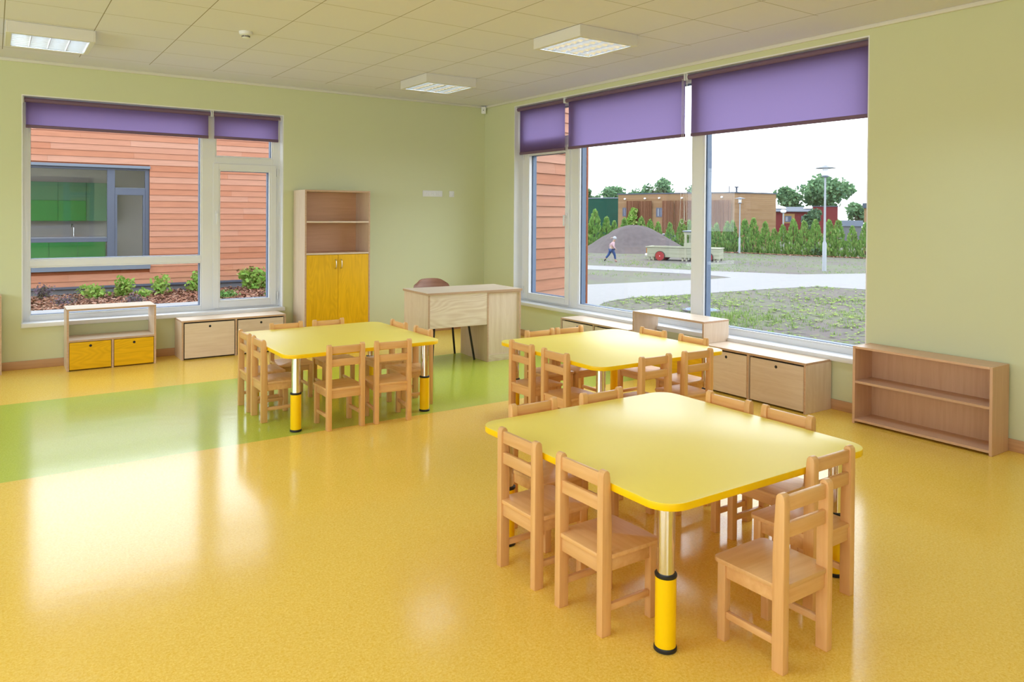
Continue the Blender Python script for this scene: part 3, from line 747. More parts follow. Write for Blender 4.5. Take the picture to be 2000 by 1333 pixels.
# teacher chair (faces the desk, -y)
tc2 = thing('stacking_chair', 'brown plywood chair with black tube legs behind the teacher desk', 'chair', (3.885, 6.90, 0))
def bent(name, y0, z0, y1, z1, wtop, wbot, mat, par, th=.012):
    b = MB(); n = 10; m_ = 8; vs = []
    for k in (0, 1):
        for j in range(m_ + 1):
            t = j / m_; z = z0 + (z1 - z0) * t; y = y0 + (y1 - y0) * t
            wd = wbot + (wtop - wbot) * t
            if t > .65: wd *= math.sqrt(1 - ((t - .65) / .35) ** 3 * .45)
            for i in range(n + 1):
                u = -1 + 2 * i / n
                vs.append((u * wd / 2, y - .045 * u * u + k * th, z - .035 * abs(u) ** 4 * max(0, t - .6) / .4))
    N = (n + 1) * (m_ + 1); fs = []
    for j in range(m_):
        for i in range(n):
            a = j * (n + 1) + i; q = (a, a + 1, a + n + 2, a + n + 1); fs.append(q); fs.append(tuple(N + x for x in q[::-1]))
    for i in range(n):
        fs.append((i, i + 1, N + i + 1, N + i)); a = m_ * (n + 1) + i; fs.append((a, a + 1, N + a + 1, N + a))
    for j in range(m_):
        a = j * (n + 1); fs.append((a, a + n + 1, N + a + n + 1, N + a)); a += n; fs.append((a, a + n + 1, N + a + n + 1, N + a))
    b.add(vs, fs); return b.build(name, mat, par)
bent('backrest', .25, .52, .315, .822, .44, .42, 'chairply', tc2)
b = MB(); b.prism(rrect(-.21, .21, -.22, .20, .06, 6), .435, .450, 'z'); b.build('seat', 'chairply', tc2, bev=.004)
for sx in (-1, 1):
    b = MB(); b.tube([(sx * .25, -.215, 0), (sx * .195, -.165, .425)], .0115, 10); b.build('leg', 'black', tc2)
    b = MB(); b.tube([(sx * .25, .19, 0), (sx * .20, .175, .42), (sx * .195, .20, .46), (sx * .185, .285, .74)], .0115, 10); b.build('leg', 'black', tc2)
b = MB(); b.tube([(-.195, -.165, .425), (-.20, .175, .425)], .010, 8); b.tube([(.195, -.165, .425), (.20, .175, .425)], .010, 8); b.tube([(-.195, -.1, .427), (.195, -.1, .427)], .010, 8); b.build('seat_frame', 'black', tc2)

# low beech bookshelf on the right
bs = thing('bookshelf', 'low open beech bookshelf with two shelves against the wall beside the wide window', 'bookshelf', (5.216, 3.142, 0), -PI / 2)
W, D, Hh, T = .945, .232, .568, .019
for a in (0, W - T):
    f = MB(); f.box(a, a + T, 0, D, 0, Hh); f.build('side_panel', 'shelfwoodZ', bs, bev=.0015, seg=1)
f = MB(); f.box(T, W - T, 0.001, D, Hh - .017, Hh - .001); f.build('top', 'shelfwoodX', bs, bev=.001, seg=1)
for z in (.017, .297):
    f = MB(); f.box(T, W - T, .002, D - .006, z, z + .017); f.build('shelf', 'shelfwoodX', bs, bev=.001, seg=1)
f = MB(); f.box(T, W - T, D - .007, D - .001, .034, Hh - .018); f.build('back_panel', 'shelfwoodZ', bs, smooth=False)

# shelf cut by the frame at the far left
fs_ = thing('wall_shelf_cabinet', 'birch cabinet end at the edge of the view beside the courtyard window', 'cabinet', (-.92, 8.40, 0))
W, D, Hh = .985, .185, .735
for a in (0, W - .018):
    f = MB(); panel(f, a, a + .018, 0, D, 0, Hh); f.build('side_panel', ['birchZ', 'plyedge'], fs_, bev=.001, seg=1)
for z in (Hh - .018, .35, .02):
    f = MB(); panel(f, .018, W - .018, 0, D, z, z + .018); f.build('shelf', ['birchX', 'plyedge'], fs_, bev=.001, seg=1)
f = MB(); panel(f, .018, W - .018, D - .008, D - .002, .02, Hh - .018); f.build('back_panel', ['birchX', 'plyedge'], fs_, smooth=False)

# ================================================================== outside
rnd = random.Random(7)
G = -.35                    # lawn level
GC = -.22                   # courtyard level
def poly_slab(name, pts, z0, z1, mat, kind='structure'):
    b = MB(); b.prism(pts, z0, z1, 'z'); return b.build(name, mat, kind=kind, smooth=False)
poly_slab('ground', [(XR + WT, -40), (120, -40), (120, 130), (-60, 130), (-60, 24), (9.2, 24), (9.2, 9.4), (XR + WT, 9.4)], G - .3, G, 'ground')
poly_slab('courtyard_ground', [(-14, YB + WT), (9.2, YB + WT), (9.2, 18.6), (-14, 18.6)], GC - .4, GC - .06, 'paving')
poly_slab('courtyard_paving', [(-14, YB + WT), (5.78, YB + WT), (5.78, 15.55), (-14, 15.55)], GC - .06, GC, 'paving')
poly_slab('path', [(10.08, 11.6), (10.69, 12.06), (11.13, 12.23), (11.77, 12.43), (13.56, 12.23), (15.86, 12.12), (17.0, 12.0), (17.98, 11.79), (18.35, 10.64), (18.0, 4.0), (17, -6), (25, -6), (24.6, 6), (23.61, 13.69), (21.16, 14.61), (20.41, 16.0), (19.67, 17.19), (18.88, 19.42), (17.99, 21.27), (16.9, 24.0), (15.2, 23.5), (16.65, 19.69), (17.6, 18.1), (18.28, 16.5), (18.4, 15.5), (18.25, 14.9), (17.07, 14.82), (15.65, 15.07), (14.38, 15.18), (13.01, 15.38), (10.6, 15.9), (9.3, 15.9), (9.3, 12.2)], G - .01, G + .012, 'asphalt')

# mulch bed with bark chips
b = MB(); nx, ny = 60, 22
vs = []; fs = []
for j in range(ny + 1):
    for i in range(nx + 1):
        x = -9 + 18 * i / nx; y = 15.55 + (18.47 - 15.55) * j / ny
        e = min(1, j / 3., (ny - j) / 3.)
        vs.append((x, y, GC - .09 + .035 * e + rnd.uniform(0, .03)))
for j in range(ny):
    for i in range(nx):
        a = j * (nx + 1) + i; fs.append((a, a + 1, a + nx + 2, a + nx + 1))
b.add(vs, fs); b.build('mulch_bed', 'mulch', kind='structure')
b = MB()
for i in range(9000):
    x = rnd.uniform(-.2, 6.2); y = rnd.uniform(15.52, 18.45)
    a = rnd.uniform(0, PI); t = rnd.uniform(-.5, .5); s1 = rnd.uniform(.018, .045); s2 = rnd.uniform(.008, .018)
    u = Vector((math.cos(a), math.sin(a), math.sin(t))) * s1; v = Vector((-math.sin(a), math.cos(a), rnd.uniform(-.5, .5))) * s2
    b.quad((x, y, GC + rnd.uniform(-.045, -.005)), u, v)
ob = b.build('bark_mulch', 'chips', smooth=False, recalc=False, kind='stuff'); tag(ob, 'reddish bark mulch chips covering the bed in the courtyard', 'mulch', kind='stuff')

def leaf_cloud(b, c, rad, n, size, mi=0, shape='ball', rn=rnd, up=.3):
    for i in range(n):
        while True:
            p = Vector((rn.uniform(-1, 1), rn.uniform(-1, 1), rn.uniform(-1, 1)))
            if p.length <= 1: break
        if shape == 'shell': p = p.normalized() * rn.uniform(.75, 1.0)
        q = Vector((c[0] + p.x * rad[0], c[1] + p.y * rad[1], c[2] + p.z * rad[2]))
        d = Vector((rn.uniform(-1, 1), rn.uniform(-1, 1), rn.uniform(-1 + up, 1))).normalized()
        e = d.cross(Vector((rn.uniform(-1, 1), rn.uniform(-1, 1), rn.uniform(-1, 1)))).normalized()
        s_ = size * rn.uniform(.6, 1.3)
        b.quad(q, d * s_, e * s_ * .6, mi)

# courtyard plants
def shrub(name, x, y, rx, ry, h, n, leaf, size, label, cat='shrub', red=0, group=None, rzv=None):
    t = thing(name, label, cat, (x, y, GC - .05), 0, group)
    f = MB()
    stems = MB()
    k = max(4, int(n / 70))
    for i in range(k):
        a = rnd.uniform(0, 2 * PI); rr = rnd.uniform(.1, .85)
        px, py = math.cos(a) * rr * rx, math.sin(a) * rr * ry; ph = h * rnd.uniform(.55, 1.0) * (1 - .25 * rr)
        stems.tube([(px * .2, py * .2, 0), (px * .7, py * .7, ph * .55), (px, py, ph)], [.006, .005, .003], 5)
        m = int(n / k)
        for j in range(m):
            tt = rnd.uniform(.2, 1.05); c = Vector((px * tt, py * tt, ph * tt)) + Vector((rnd.gauss(0, .07), rnd.gauss(0, .07), rnd.gauss(0, .04)))
            c.z = max(.02, c.z)
            d = Vector((rnd.uniform(-1, 1), rnd.uniform(-1, 1), rnd.uniform(-.2, 1))).normalized(); e = d.cross(Vector((rnd.uniform(-1, 1), rnd.uniform(-1, 1), .3))).normalized()
            s_ = size * rnd.uniform(.6, 1.3)
            f.quad(c, d * s_, e * s_ * .62, 1 if (red and c.z > h * .8 and rnd.random() < red) else 0)
    stems.build('stem', 'bark', t)
    f.build('foliage', [leaf, 'leafred'], t, smooth=False, recalc=False)
    return t
shrub('leafy_shrub', 1.72, 17.5, .30, .25, .34, 330, 'leaf', .032, 'loose green leafy shrub in the mulch bed under the timber wing window', group='courtyard shrubs')
shrub('leafy_shrub', 2.20, 17.55, .34, .25, .50, 420, 'leaf', .032, 'tallest loose green shrub of the mulch bed, before the grey plinth', group='courtyard shrubs')
shrub('leafy_shrub', 2.98, 17.66, .28, .22, .44, 260, 'leaf', .032, 'loose green shrub with thin upright shoots in the mulch bed', group='courtyard shrubs')
shrub('leafy_shrub', 2.62, 17.3, .20, .16, .17, 110, 'leaf', .030, 'smallest green shrub sprouting low in the mulch bed', group='courtyard shrubs')
shrub('leafy_shrub', 3.80, 17.95, .34, .25, .47, 620, 'leaf', .036, 'dense green shrub half hidden by the window mullion', red=.4, group='courtyard shrubs')
shrub('leafy_shrub', 4.98, 17.75, .42, .30, .56, 1100, 'leaf', .040, 'big dense green shrub with reddish young shoots behind the opening sash', red=.6, group='courtyard shrubs')
shrub('dwarf_conifer', 3.98, 16.35, .32, .22, .15, 520, 'dwarf', .022, 'low dwarf conifer cushion seen beside the window mullion', 'conifer', group='courtyard dwarf conifers')
shrub('dwarf_conifer', 4.98, 16.22, .32, .22, .15, 520, 'dwarf', .022, 'low dwarf conifer cushion below the big dense green shrub', 'conifer', group='courtyard dwarf conifers')
shrub('heather', .78, 18.0, .16, .14, .36, 300, 'heather', .018, 'tall dry purple heather plant at the edge of the mulch bed', 'heather')
shrub('heather', 1.12, 16.55, .20, .14, .16, 300, 'heather', .016, 'low purple heather cushion above the yellow drawer shelf', 'heather')
shrub('heather', 2.26, 16.35, .24, .14, .13, 300, 'heather', .016, 'low pinkish heather cushion in the middle of the bark mulch', 'heather')

# timber wing across the courtyard (front at y = 18.5)
YW = 18.5
wing = thing('timber_wing', 'orange timber-clad school wing across the courtyard with a slate blue window', 'building', (0, YW, GC))
wz = -GC
def cladding(fn, u0, u1, z0, z1, pitch, holes=(), out=.018, rn=rnd, seglen=3.9):
    """lapped boards; holes = (u0,u1,z0,z1)"""
    b = MB(fn); z = z0
    while z < z1 - .01:
        p = pitch * rn.uniform(.92, 1.08); zt = min(z + p, z1 + .02)
        spans = [(u0, u1)]
        for h in holes:
            if zt > h[2] + .01 and z < h[3] - .01:
                ns = []
                for a, c in spans:
                    if h[0] > a: ns.append((a, min(c, h[0])))
                    if h[1] < c: ns.append((max(a, h[1]), c))
                spans = [q for q in ns if q[1] - q[0] > .02]
        for a, c in spans:
            k = a; st = rn.uniform(.4, 1) * seglen
            while k < c - .001:
                e = min(c, k + st); st = seglen
                # wedge: thick lower edge, thin upper edge
                vs = [(k + .001, 0, z), (e - .001, 0, z), (e - .001, 0, zt + .01), (k + .001, 0, zt + .01), (k + .001, -out, z), (e - .001, -out, z), (e - .001, -.003, zt + .01), (k + .001, -.003, zt + .01)]
                b.add(vs, [(0, 3, 2, 1), (4, 5, 6, 7), (0, 1, 5, 4), (3, 7, 6, 2), (0, 4, 7, 3), (1, 2, 6, 5)]); k = e
        z = zt
    return b
WH = (-2.6, 2.885, .27, 2.525)
fw = lambda u, w_, z: (u, w_, z + wz)          # into the wing's own frame
cb = cladding(fw, -9, 9, -.10, 3.36, .133, [(WH[0], WH[1], WH[2], WH[3])]); cb.build('cladding', 'cladding', wing, smooth=False)
b = MB(fw); b.box(-9, WH[0], 0, .3, -.10, 3.36); b.box(WH[1], 9, 0, .3, -.10, 3.36); b.box(WH[0], WH[1], 0, .3, -.10, WH[2]); b.box(WH[0], WH[1], 0, .3, WH[3], 3.36); b.build('wall_core', 'trimwood', wing, smooth=False)
b = MB(fw); b.box(-9, 9, .02, .3, -.8, -.13)
b.build('plinth', 'plinth', wing, smooth=False)
b = MB(fw); b.box(-9, 9, -.03, .02, -.135, -.085); b.build('plinth_flashing', 'winframe', wing, smooth=False)
b = MB(fw); b.box(WH[0] - .02, WH[1] + .01, -.05, .02, 2.475, 2.535); b.build('head_flashing', 'flash', wing, smooth=False)
b = MB(fw); b.box(WH[0] - .02, WH[1] + .01, -.07, .05, .25, .345); b.build('sill_flashing', 'flash', wing, smooth=False)
b = MB(fw); b.box(-9, 9, -.04, 6, 3.36, 3.48); b.build('roof_edge', 'winframe', wing, smooth=False)
wf = MB(fw)
wf.box(2.80, 2.885, .03, .11, .34, 2.48); wf.box(2.05, 2.20, .03, .11, .34, 2.48); wf.box(2.2, 2.8, .03, .11, 2.43, 2.48); wf.box(2.2, 2.8, .025, .11, 1.885, 2.04); wf.box(2.2, 2.8, .03, .11, .34, .44)
wf.box(2.2, 2.245, .02, .10, .44, 1.885); wf.box(2.755, 2.8, .02, .10, .44, 1.885)
wf.box(WH[0], 2.05, .03, .11, 2.42, 2.48); wf.box(WH[0], 2.05, .03, .11, .34, .41); wf.box(WH[0], 2.05, .03, .11, .86, .945); wf.box(WH[0], WH[0] + .08, .03, .11, .34, 2.48)
wf.build('window_frame', 'winframe', wing, bev=.004, seg=1)
b = MB(fw); b.box(WH[0], 2.05, .024, .032, .942, .952); b.box(2.2, 2.8, .018, .028, 2.036, 2.046); b.build('drip_edge', 'flash', wing, smooth=False)
for q in ((WH[0] + .08, 2.05, .945, 2.42), (WH[0] + .08, 2.05, .41, .86), (2.2, 2.8, 2.04, 2.43), (2.245, 2.755, .44, 1.885)):
    b = MB(fw); b.box(q[0], q[1], .06, .066, q[2], q[3]); b.build('pane', 'glass', wing, smooth=False)
# room behind that window; its green cabinets stand for a reflection in the glass
M['inroom'] = plain('inner_room_wall', lin(176, 170, 168), .8, .2)
M['infloor'] = plain('inner_room_floor', lin(120, 110, 90), .5, .3)
M['kgreen'] = plain('green_kitchen_front', lin(20, 128, 48), .35, .4)
M['kgreen2'] = plain('dark_green_kitchen_front', lin(62, 120, 84), .4, .4)
M['worktop'] = plain('grey_worktop', lin(150, 152, 168), .35, .4)
b = MB(fw); b.box(-2.9, 3.6, 3.2, 3.3, -.1, 3.0); b.box(-3, -2.9, .3, 3.3, -.1, 3.0); b.box(3.6, 3.7, .3, 3.3, -.1, 3.0); b.box(-2.9, 3.6, .3, 3.2, 2.85, 3.0); b.build('inner_room', 'inroom', wing, smooth=False)
b = MB(fw); b.box(-2.9, 3.6, .3, 3.2, -.12, .0); b.build('inner_floor', 'infloor', wing, smooth=False)
kl = bpy.data.lights.new('kitchen_fill', 'AREA'); kl.shape = 'RECTANGLE'; kl.size = 2.4; kl.size_y = .5; kl.energy = 34; kl.color = (1, .97, .93)  # added area light that brightens the kitchen interior
ko = bpy.data.objects.new('kitchen_fill', kl); col.objects.link(ko); ko.parent = wing; ko.location = (.6, 1.4, 2.82 + wz)
kc = thing('kitchen_wall_cabinets', 'green kitchen wall cabinets in the timber wing, put in for a glass reflection', 'cabinet', (-1.1, YW + 2.85, 1.28))
b = MB(); b.box(0, 3.6, 0, .34, 0, .95); b.build('carcass', 'kgreen2', kc, smooth=False)
for i in range(6):
    b = MB(); b.box(i * .6 + .004, i * .6 + .596, -.02, 0, .004, .50 if i < 5 else .94); b.build('door', 'kgreen' if i < 5 else 'kgreen2', kc, bev=.002, seg=1)
for i in range(5):
    b = MB(); b.box(i * .6 + .004, i * .6 + .596, -.02, 0, .506, .94); b.build('door', 'kgreen2', kc, bev=.002, seg=1)
kb = thing('kitchen_counter', 'kitchen counter with grey worktop and green doors inside the timber wing', 'kitchen counter', (-1.3, YW + 2.60, 0))
b = MB(); b.box(0, 3.6, .02, .6, .0, .86); b.build('carcass', 'kgreen2', kb, smooth=False)
b = MB(); b.box(-.02, 3.62, -.02, .6, .86, .90); b.build('worktop', 'worktop', kb, bev=.003, seg=1)
for i in range(6):
    b = MB(); b.box(i * .6 + .004, i * .6 + .596, 0, .02, .1, .85); b.build('door', 'kgreen', kb, bev=.002, seg=1)
b = MB(); b.tube([(2.95, .45, .90), (2.95, .45, 1.12), (2.93, .40, 1.2), (2.90, .32, 1.2), (2.89, .28, 1.13)], .013, 8); b.build('faucet', 'chrome', kb)

# timber wing beside the wide window
D0 = Vector((5.86, 8.462, 0)); DU = Vector((.9455, .3256, 0)); DN = Vector((DU.y, -DU.x, 0))   # along the face, outward normal
fin = thing('timber_wing', 'orange timber-clad building end standing just outside the wide window', 'building', tuple(D0))
ff = lambda u, w_, z: tuple(DU * u - DN * w_ + Vector((0, 0, z)))
cb = cladding(ff, 0, 1.87, G, 4.1, .158, out=.024, seglen=2.4); cb.build('cladding', 'cladding', fin, smooth=False)
b = MB(ff); b.box(0.02, 1.87, .0, 3.0, G - .1, 4.15); b.build('wall_core', 'trimwood', fin, smooth=False)
b = MB(ff); b.box(1.87, 1.915, -.028, .12, G, 4.15); b.build('corner_board', 'trimwood', fin, smooth=False)

# lawn: sparse grass tufts and weeds
def tuft(b, x, y, h, n, z=G):
    for i in range(n):
        a = rnd.uniform(0, 2 * PI); l_ = h * rnd.uniform(.5, 1.2); bx, by = x + rnd.gauss(0, .03), y + rnd.gauss(0, .03)
        dx, dy = math.cos(a), math.sin(a); wd = .006
        k = rnd.uniform(.2, .7) * l_
        b.add([(bx - dy * wd, by + dx * wd, z), (bx + dy * wd, by - dx * wd, z), (bx + dx * k, by + dy * k, z + l_)], [(0, 1, 2)])
patches = [(rnd.uniform(9, 34), rnd.uniform(1, 30), rnd.uniform(.3, 1.2)) for i in range(260)]
def on_path(x, y):
    poly = PATHP; c = False; j = len(poly) - 1
    for i in range(len(poly)):
        if (poly[i][1] > y) != (poly[j][1] > y) and x < (poly[j][0] - poly[i][0]) * (y - poly[i][1]) / (poly[j][1] - poly[i][1]) + poly[i][0]: c = not c
        j = i
    return c
PATHP = [(v.co.x, v.co.y) for v in bpy.data.objects['path'].data.vertices][:33]
b = MB(); cnt = 0
while cnt < 3600:
    px, py, pr = rnd.choice(patches); x = px + rnd.gauss(0, pr); y = py + rnd.gauss(0, pr)
    if x < 7.8 or x > 36 or y < 0 or y > 31 or on_path(x, y) or (x < 9.5 and y > 8) or math.hypot(x - 26.85, y - 28.1) < 3.3 or math.hypot(x - 23.1, y - 21.4) < 1.8 or x > 30.2: continue
    tuft(b, x, y, .055 if x > 18 else .07, 5); cnt += 1
for i in range(260):
    x = 11.0 + rnd.gauss(0, .7); y = 9.0 + rnd.gauss(0, .5)
    if not on_path(x, y): tuft(b, x, y, .10, 6)
ob = b.build('grass', 'grass', smooth=False, recalc=False); tag(ob, 'sparse young grass sprouting in the grey soil of the lawn', 'grass', kind='stuff')
b = MB()
for i in range(4300):
    px, py, pr = rnd.choice(patches[:170]); x = px + rnd.gauss(0, pr); y = py + rnd.gauss(0, pr)
    if x < 7.8 or x > 22 or y < 0 or y > 14 or on_path(x, y) or (x < 9.5 and y > 8): continue
    for j in range(4):
        a = rnd.uniform(0, 2 * PI); u = Vector((math.cos(a), math.sin(a), .18)) * rnd.uniform(.02, .048); v = Vector((-math.sin(a), math.cos(a), .1)) * .018
        b.quad(Vector((x, y, G + .025)) + u, u, v)
for i in range(2000):
    x = 8.5 + 10 * rnd.random() ** 1.3; y = rnd.uniform(2.5, 13.5)
    if on_path(x, y) or (x < 9.5 and y > 8): continue
    a = rnd.uniform(0, 2 * PI); u = Vector((math.cos(a), math.sin(a), .18)) * rnd.uniform(.015, .038); v = Vector((-math.sin(a), math.cos(a), .1)) * .014
    b.quad(Vector((x, y, G + .02)) + u, u, v); b.quad(Vector((x, y, G + .02)) - u, Vector((-u.x, -u.y, u.z)), v)
ob = b.build('weeds', 'weed', smooth=False, recalc=False); tag(ob, 'small bright green broad-leaved weeds scattered over the lawn soil', 'weeds', kind='stuff')

# soil mound
b = MB(); vs = []; fs = []; n1, n2 = 40, 14
mc = (26.85, 28.1)
axu = Vector((.755, -.655, 0)); axv = Vector((.655, .755, 0))
for j in range(n2 + 1):
    t = j / n2
    for i in range(n1):
        a = 2 * PI * i / n1; k = 1 + .06 * math.sin(3 * a + 1) + .04 * math.sin(5 * a)
        r = t * k; h = 1.36 * (.5 + .5 * math.cos(PI * min(1, t))) ** .85 + rnd.uniform(-.025, .025) * (t < .98)
        p = axu * (math.cos(a) * r * 3.1) + axv * (math.sin(a) * r * 2.2)
        vs.append((p.x, p.y, h - .04 * (t >= 1)))
for j in range(n2):
    for i in range(n1):
        fs.append((j * n1 + i, j * n1 + (i + 1) % n1, (j + 1) * n1 + (i + 1) % n1, (j + 1) * n1 + i))
b.add(vs, fs); ob = b.build('soil_mound', 'soil', loc=(mc[0], mc[1], G)); tag(ob, 'rounded heap of grey soil on the lawn behind the running child', 'mound')

# manhole cover
mh = thing('manhole_cover', 'round grey metal manhole cover in the lawn close to the wide window', 'manhole cover', (11.40, 10.03, G))
b = MB(); b.lathe([(.36, -.02), (.36, .03), (.31, .035), (.31, .03)], n=32); b.build('rim', 'plinth', mh)
b = MB(); b.lathe([(.30, .0), (.30, .036)], n=32)
for i in range(-3, 4):
    hw = math.sqrt(.27 ** 2 - (i * .075) ** 2); b.box(-hw, hw, i * .075 - .012, i * .075 + .012, .036, .042)
b.build('lid', 'gasket', mh)

# park lamps
def park_lamp(x, y, h, label, head=1.):
    t = thing('park_lamp', label, 'park lamp', (x, y, G), 0, 'tall grey park lamps')
    s = h / 3.61
    b = MB(); b.lathe([(.075 * s, 0), (.07 * s, .02), (.068 * s, .95 * s), (.042 * s, 1.02 * s), (.04 * s, 1.05 * s), (.030 * s, 3.2 * s)], n=16); b.build('pole', 'pole', t)
    b = MB(); b.lathe([(.09 * s, 3.2 * s), (.12 * s, 3.22 * s), (.12 * s, 3.25 * s), (.07 * s, 3.27 * s)], n=20); b.build('collar', 'flash', t)
    b = MB(); b.lathe([(.08 * s, 3.26 * s), (.105 * s, 3.5 * s)], n=20); b.build('lantern', 'lining', t)
    b = MB(); b.lathe([(.33 * s, 3.50 * s), (.33 * s, 3.515 * s), (.12 * s, 3.57 * s), (.03 * s, 3.61 * s)], n=28); b.build('hood', 'hoodpaint', t)
park_lamp(23.33, 15.12, 3.61, 'tallest grey park lamp with flat disc hood beside the path')
park_lamp(30.63, 24.51, 2.80, 'grey park lamp with flat disc hood in front of the tan building')
t = thing('park_lamp', 'small white round-headed lamp in front of the red house window', 'park lamp', (34.11, 24.5, G), 0)
b = MB(); b.cyl((0, 0, 0), (0, 0, 2.05), .035, n=10); b.build('pole', 'pole', t)
b = MB(); b.ball((0, 0, 2.12), .15, 8, sz=.7); b.build('lantern', 'lining', t)

# hedge of young thujas
def thuja_mesh(seed):
    rn = random.Random(seed); b = MB()
    for i in range(620):
        z = rn.random() ** 1.25; r = .30 * (1 - z) ** .62 * (0.55 + .45 * min(1, z * 6)) * rn.uniform(.75, 1.1); a = rn.uniform(0, 2 * PI)
        c = Vector((math.cos(a) * r, math.sin(a) * r, .02 + z * .94))
        d = Vector((math.cos(a) * .55, math.sin(a) * .55, 1.0 + rn.uniform(-.3, .3))).normalized(); e = d.cross(Vector((rn.uniform(-1, 1), rn.uniform(-1, 1), .2))).normalized()
        s_ = rn.uniform(.025, .055)
        b.quad(c, d * s_, e * s_ * .5)
    return b
TH = []
for k in range(3):
    t = thing('thuja', '', 'conifer', (0, 0, 0)); thuja_mesh(40 + k).build('foliage', 'thuja', t, smooth=False, recalc=False)
    b = MB(); b.cyl((0, 0, 0), (0, 0, .85), .02, .006, 8); b.build('trunk', 'bark', t); TH.append(t)
used = [False] * 3
HR = [(30.91, 26.68, 1.5), (30.99, 26.28, 1.45), (31.12, 25.68, 1.54), (31.18, 25.41, 1.57), (31.32, 24.75, 1.66), (31.41, 24.29, 1.71), (31.54, 23.69, 1.54), (31.64, 23.23, 1.24), (31.73, 22.82, 1.43), (31.84, 22.3, 1.68), (31.95, 21.79, 1.61), (32.06, 21.26, 1.67), (32.19, 20.63, 1.65), (32.28, 20.22, 1.68), (32.41, 19.61, 1.4), (32.53, 19.05, 1.55), (32.6, 18.4, 1.6)]
HL = [(26.64, 31.34, 1.31), (26.92, 31.2, 2.09), (27.51, 30.91, 1.73), (27.9, 30.72, 1.51), (28.41, 30.47, 1.65), (29.27, 30.04, 1.74), (29.72, 29.82, 1.6), (30.14, 29.62, 1.46), (30.74, 29.32, 1.44), (31.35, 29.02, 1.61), (31.75, 28.82, 1.56)]
for i, (x, y, h) in enumerate(HR + HL):
    k = i % 3; o = TH[k] if not used[k] else copy_tree(TH[k]); used[k] = True
    o.location = (x, y, G); o.rotation_euler.z = i * 1.7; s_ = h * 1.05; o.scale = (s_ * .80, s_ * .80, s_)
    inR = i < len(HR)
    o['label'] = 'young thuja in the hedge row along the far edge of the lawn' if inR else 'young thuja in the hedge row behind the soil mound and wooden truck'
    o['group'] = 'thuja hedge along the lawn' if inR else 'thuja hedge behind the mound'
t = thing('round_bush', 'low dark round bush at the foot of the hedge beside the tallest lamp', 'bush', (32.0, 21.15, G))
b = MB(); leaf_cloud(b, (0, 0, .24), (.36, .36, .27), 420, .04); b.build('foliage', 'pine', t, smooth=False, recalc=False)
b = MB(); b.cyl((0, 0, 0), (0, 0, .3), .02, .01, 6); b.build('stem', 'bark', t)
b = MB()
for i in range(900):
    k = rnd.random(); x = 30.5 + 2.0 * k + rnd.gauss(0, .18); y = 27.2 - 9.2 * k
    a = rnd.uniform(0, PI); b.quad((x - .25, y, G + .02), Vector((math.cos(a), math.sin(a), .2)) * .07, Vector((-math.sin(a), math.cos(a), .1)) * .03)
ob = b.build('hedge_mulch', 'chips', smooth=False, recalc=False); tag(ob, 'reddish bark strip along the foot of the thuja hedge', 'mulch', kind='stuff')

# trees beyond the houses
def tree(x, y, h, r, label, n=1500, blobs=9, leaf='tree', size=.16, group=None, trunk_h=None, seed=1):
    rn = random.Random(seed); t = thing('tree', label, 'tree', (x, y, G), 0, group)
    b = MB(); ht = h - G
    th = ht * .3 if trunk_h is None else trunk_h
    bl = []
    for i in range(blobs):
        a = rn.uniform(0, 2 * PI); q = rn.uniform(0, .62); z = th + (ht - th) * rn.uniform(.42, .86)
        k = math.sin(PI * min(1, max(0.05, (z - th) / (ht - th)))) ** .5
        bl.append((math.cos(a) * q * r * k, math.sin(a) * q * r * k, z, r * rn.uniform(.34, .5)))
    bl.append((0, 0, ht - r * .42, r * .42))
    for c in bl: leaf_cloud(b, c[:3], (c[3], c[3], c[3] * .8), int(n / len(bl)), size, 0, 'ball', rn)
    b.build('crown', leaf, t, smooth=False, recalc=False)
    b = MB(); b.tube([(0, 0, 0), (0, 0, th), (0, 0, ht * .75)], [.18, .14, .05], 8)
    for c in bl[:5]: b.tube([(0, 0, th), (c[0], c[1], c[2])], [.08, .03], 6)
    b.build('trunk', 'bark', t)
tree(62.9, 40.8, 5.0, 2.9, 'largest dark green tree behind the red house', 3600, 14, size=.15, seed=3)
tree(58.5, 41.9, 4.3, 1.25, 'loose green tree between the tan building and the largest tree', 1000, 8, size=.13, seed=4)
tree(60.6, 42.4, 3.8, 1.2, 'smaller green tree tucked against the largest tree', 900, 7, size=.13, seed=5)
tree(45.5, 50.5, 4.2, 1.9, 'leafy tree showing above the green building', 1200, 9, size=.13, seed=6)
tree(47.6, 49.6, 3.9, 1.9, 'low flat-topped tree showing above the tan building roof', 1000, 9, size=.13, seed=7)
tree(50.2, 48.7, 5.0, 1.7, 'tallest airy tree above the tan building roof', 1300, 14, size=.12, seed=8)
tree(51.9, 47.0, 4.4, 1.1, 'narrow airy tree beside the window mullion above the roof', 350, 7, size=.12, seed=9)
tree(49.2, 49.8, 4.5, 1.1, 'small airy tree next to the tallest airy tree', 350, 7, size=.12, seed=10)
tree(42.7, 50.3, 3.8, .7, 'small tree peeping over the green building beside the timber corner', 350, 5, size=.12, seed=11)
tree(60.3, 36.0, 2.75, 1.6, 'pale grey green tree beyond the red house', 1200, 9, size=.14, seed=12)
tree(63.0, 36.5, 2.0, 1.4, 'low distant tree between the red house and the pale grey green tree', 800, 8, size=.14, seed=13)
tree(38.3, 25.5, 1.95, .80, 'dark bushy pine before the red house', 1500, 10, 'pine', .07, seed=14, trunk_h=.5)

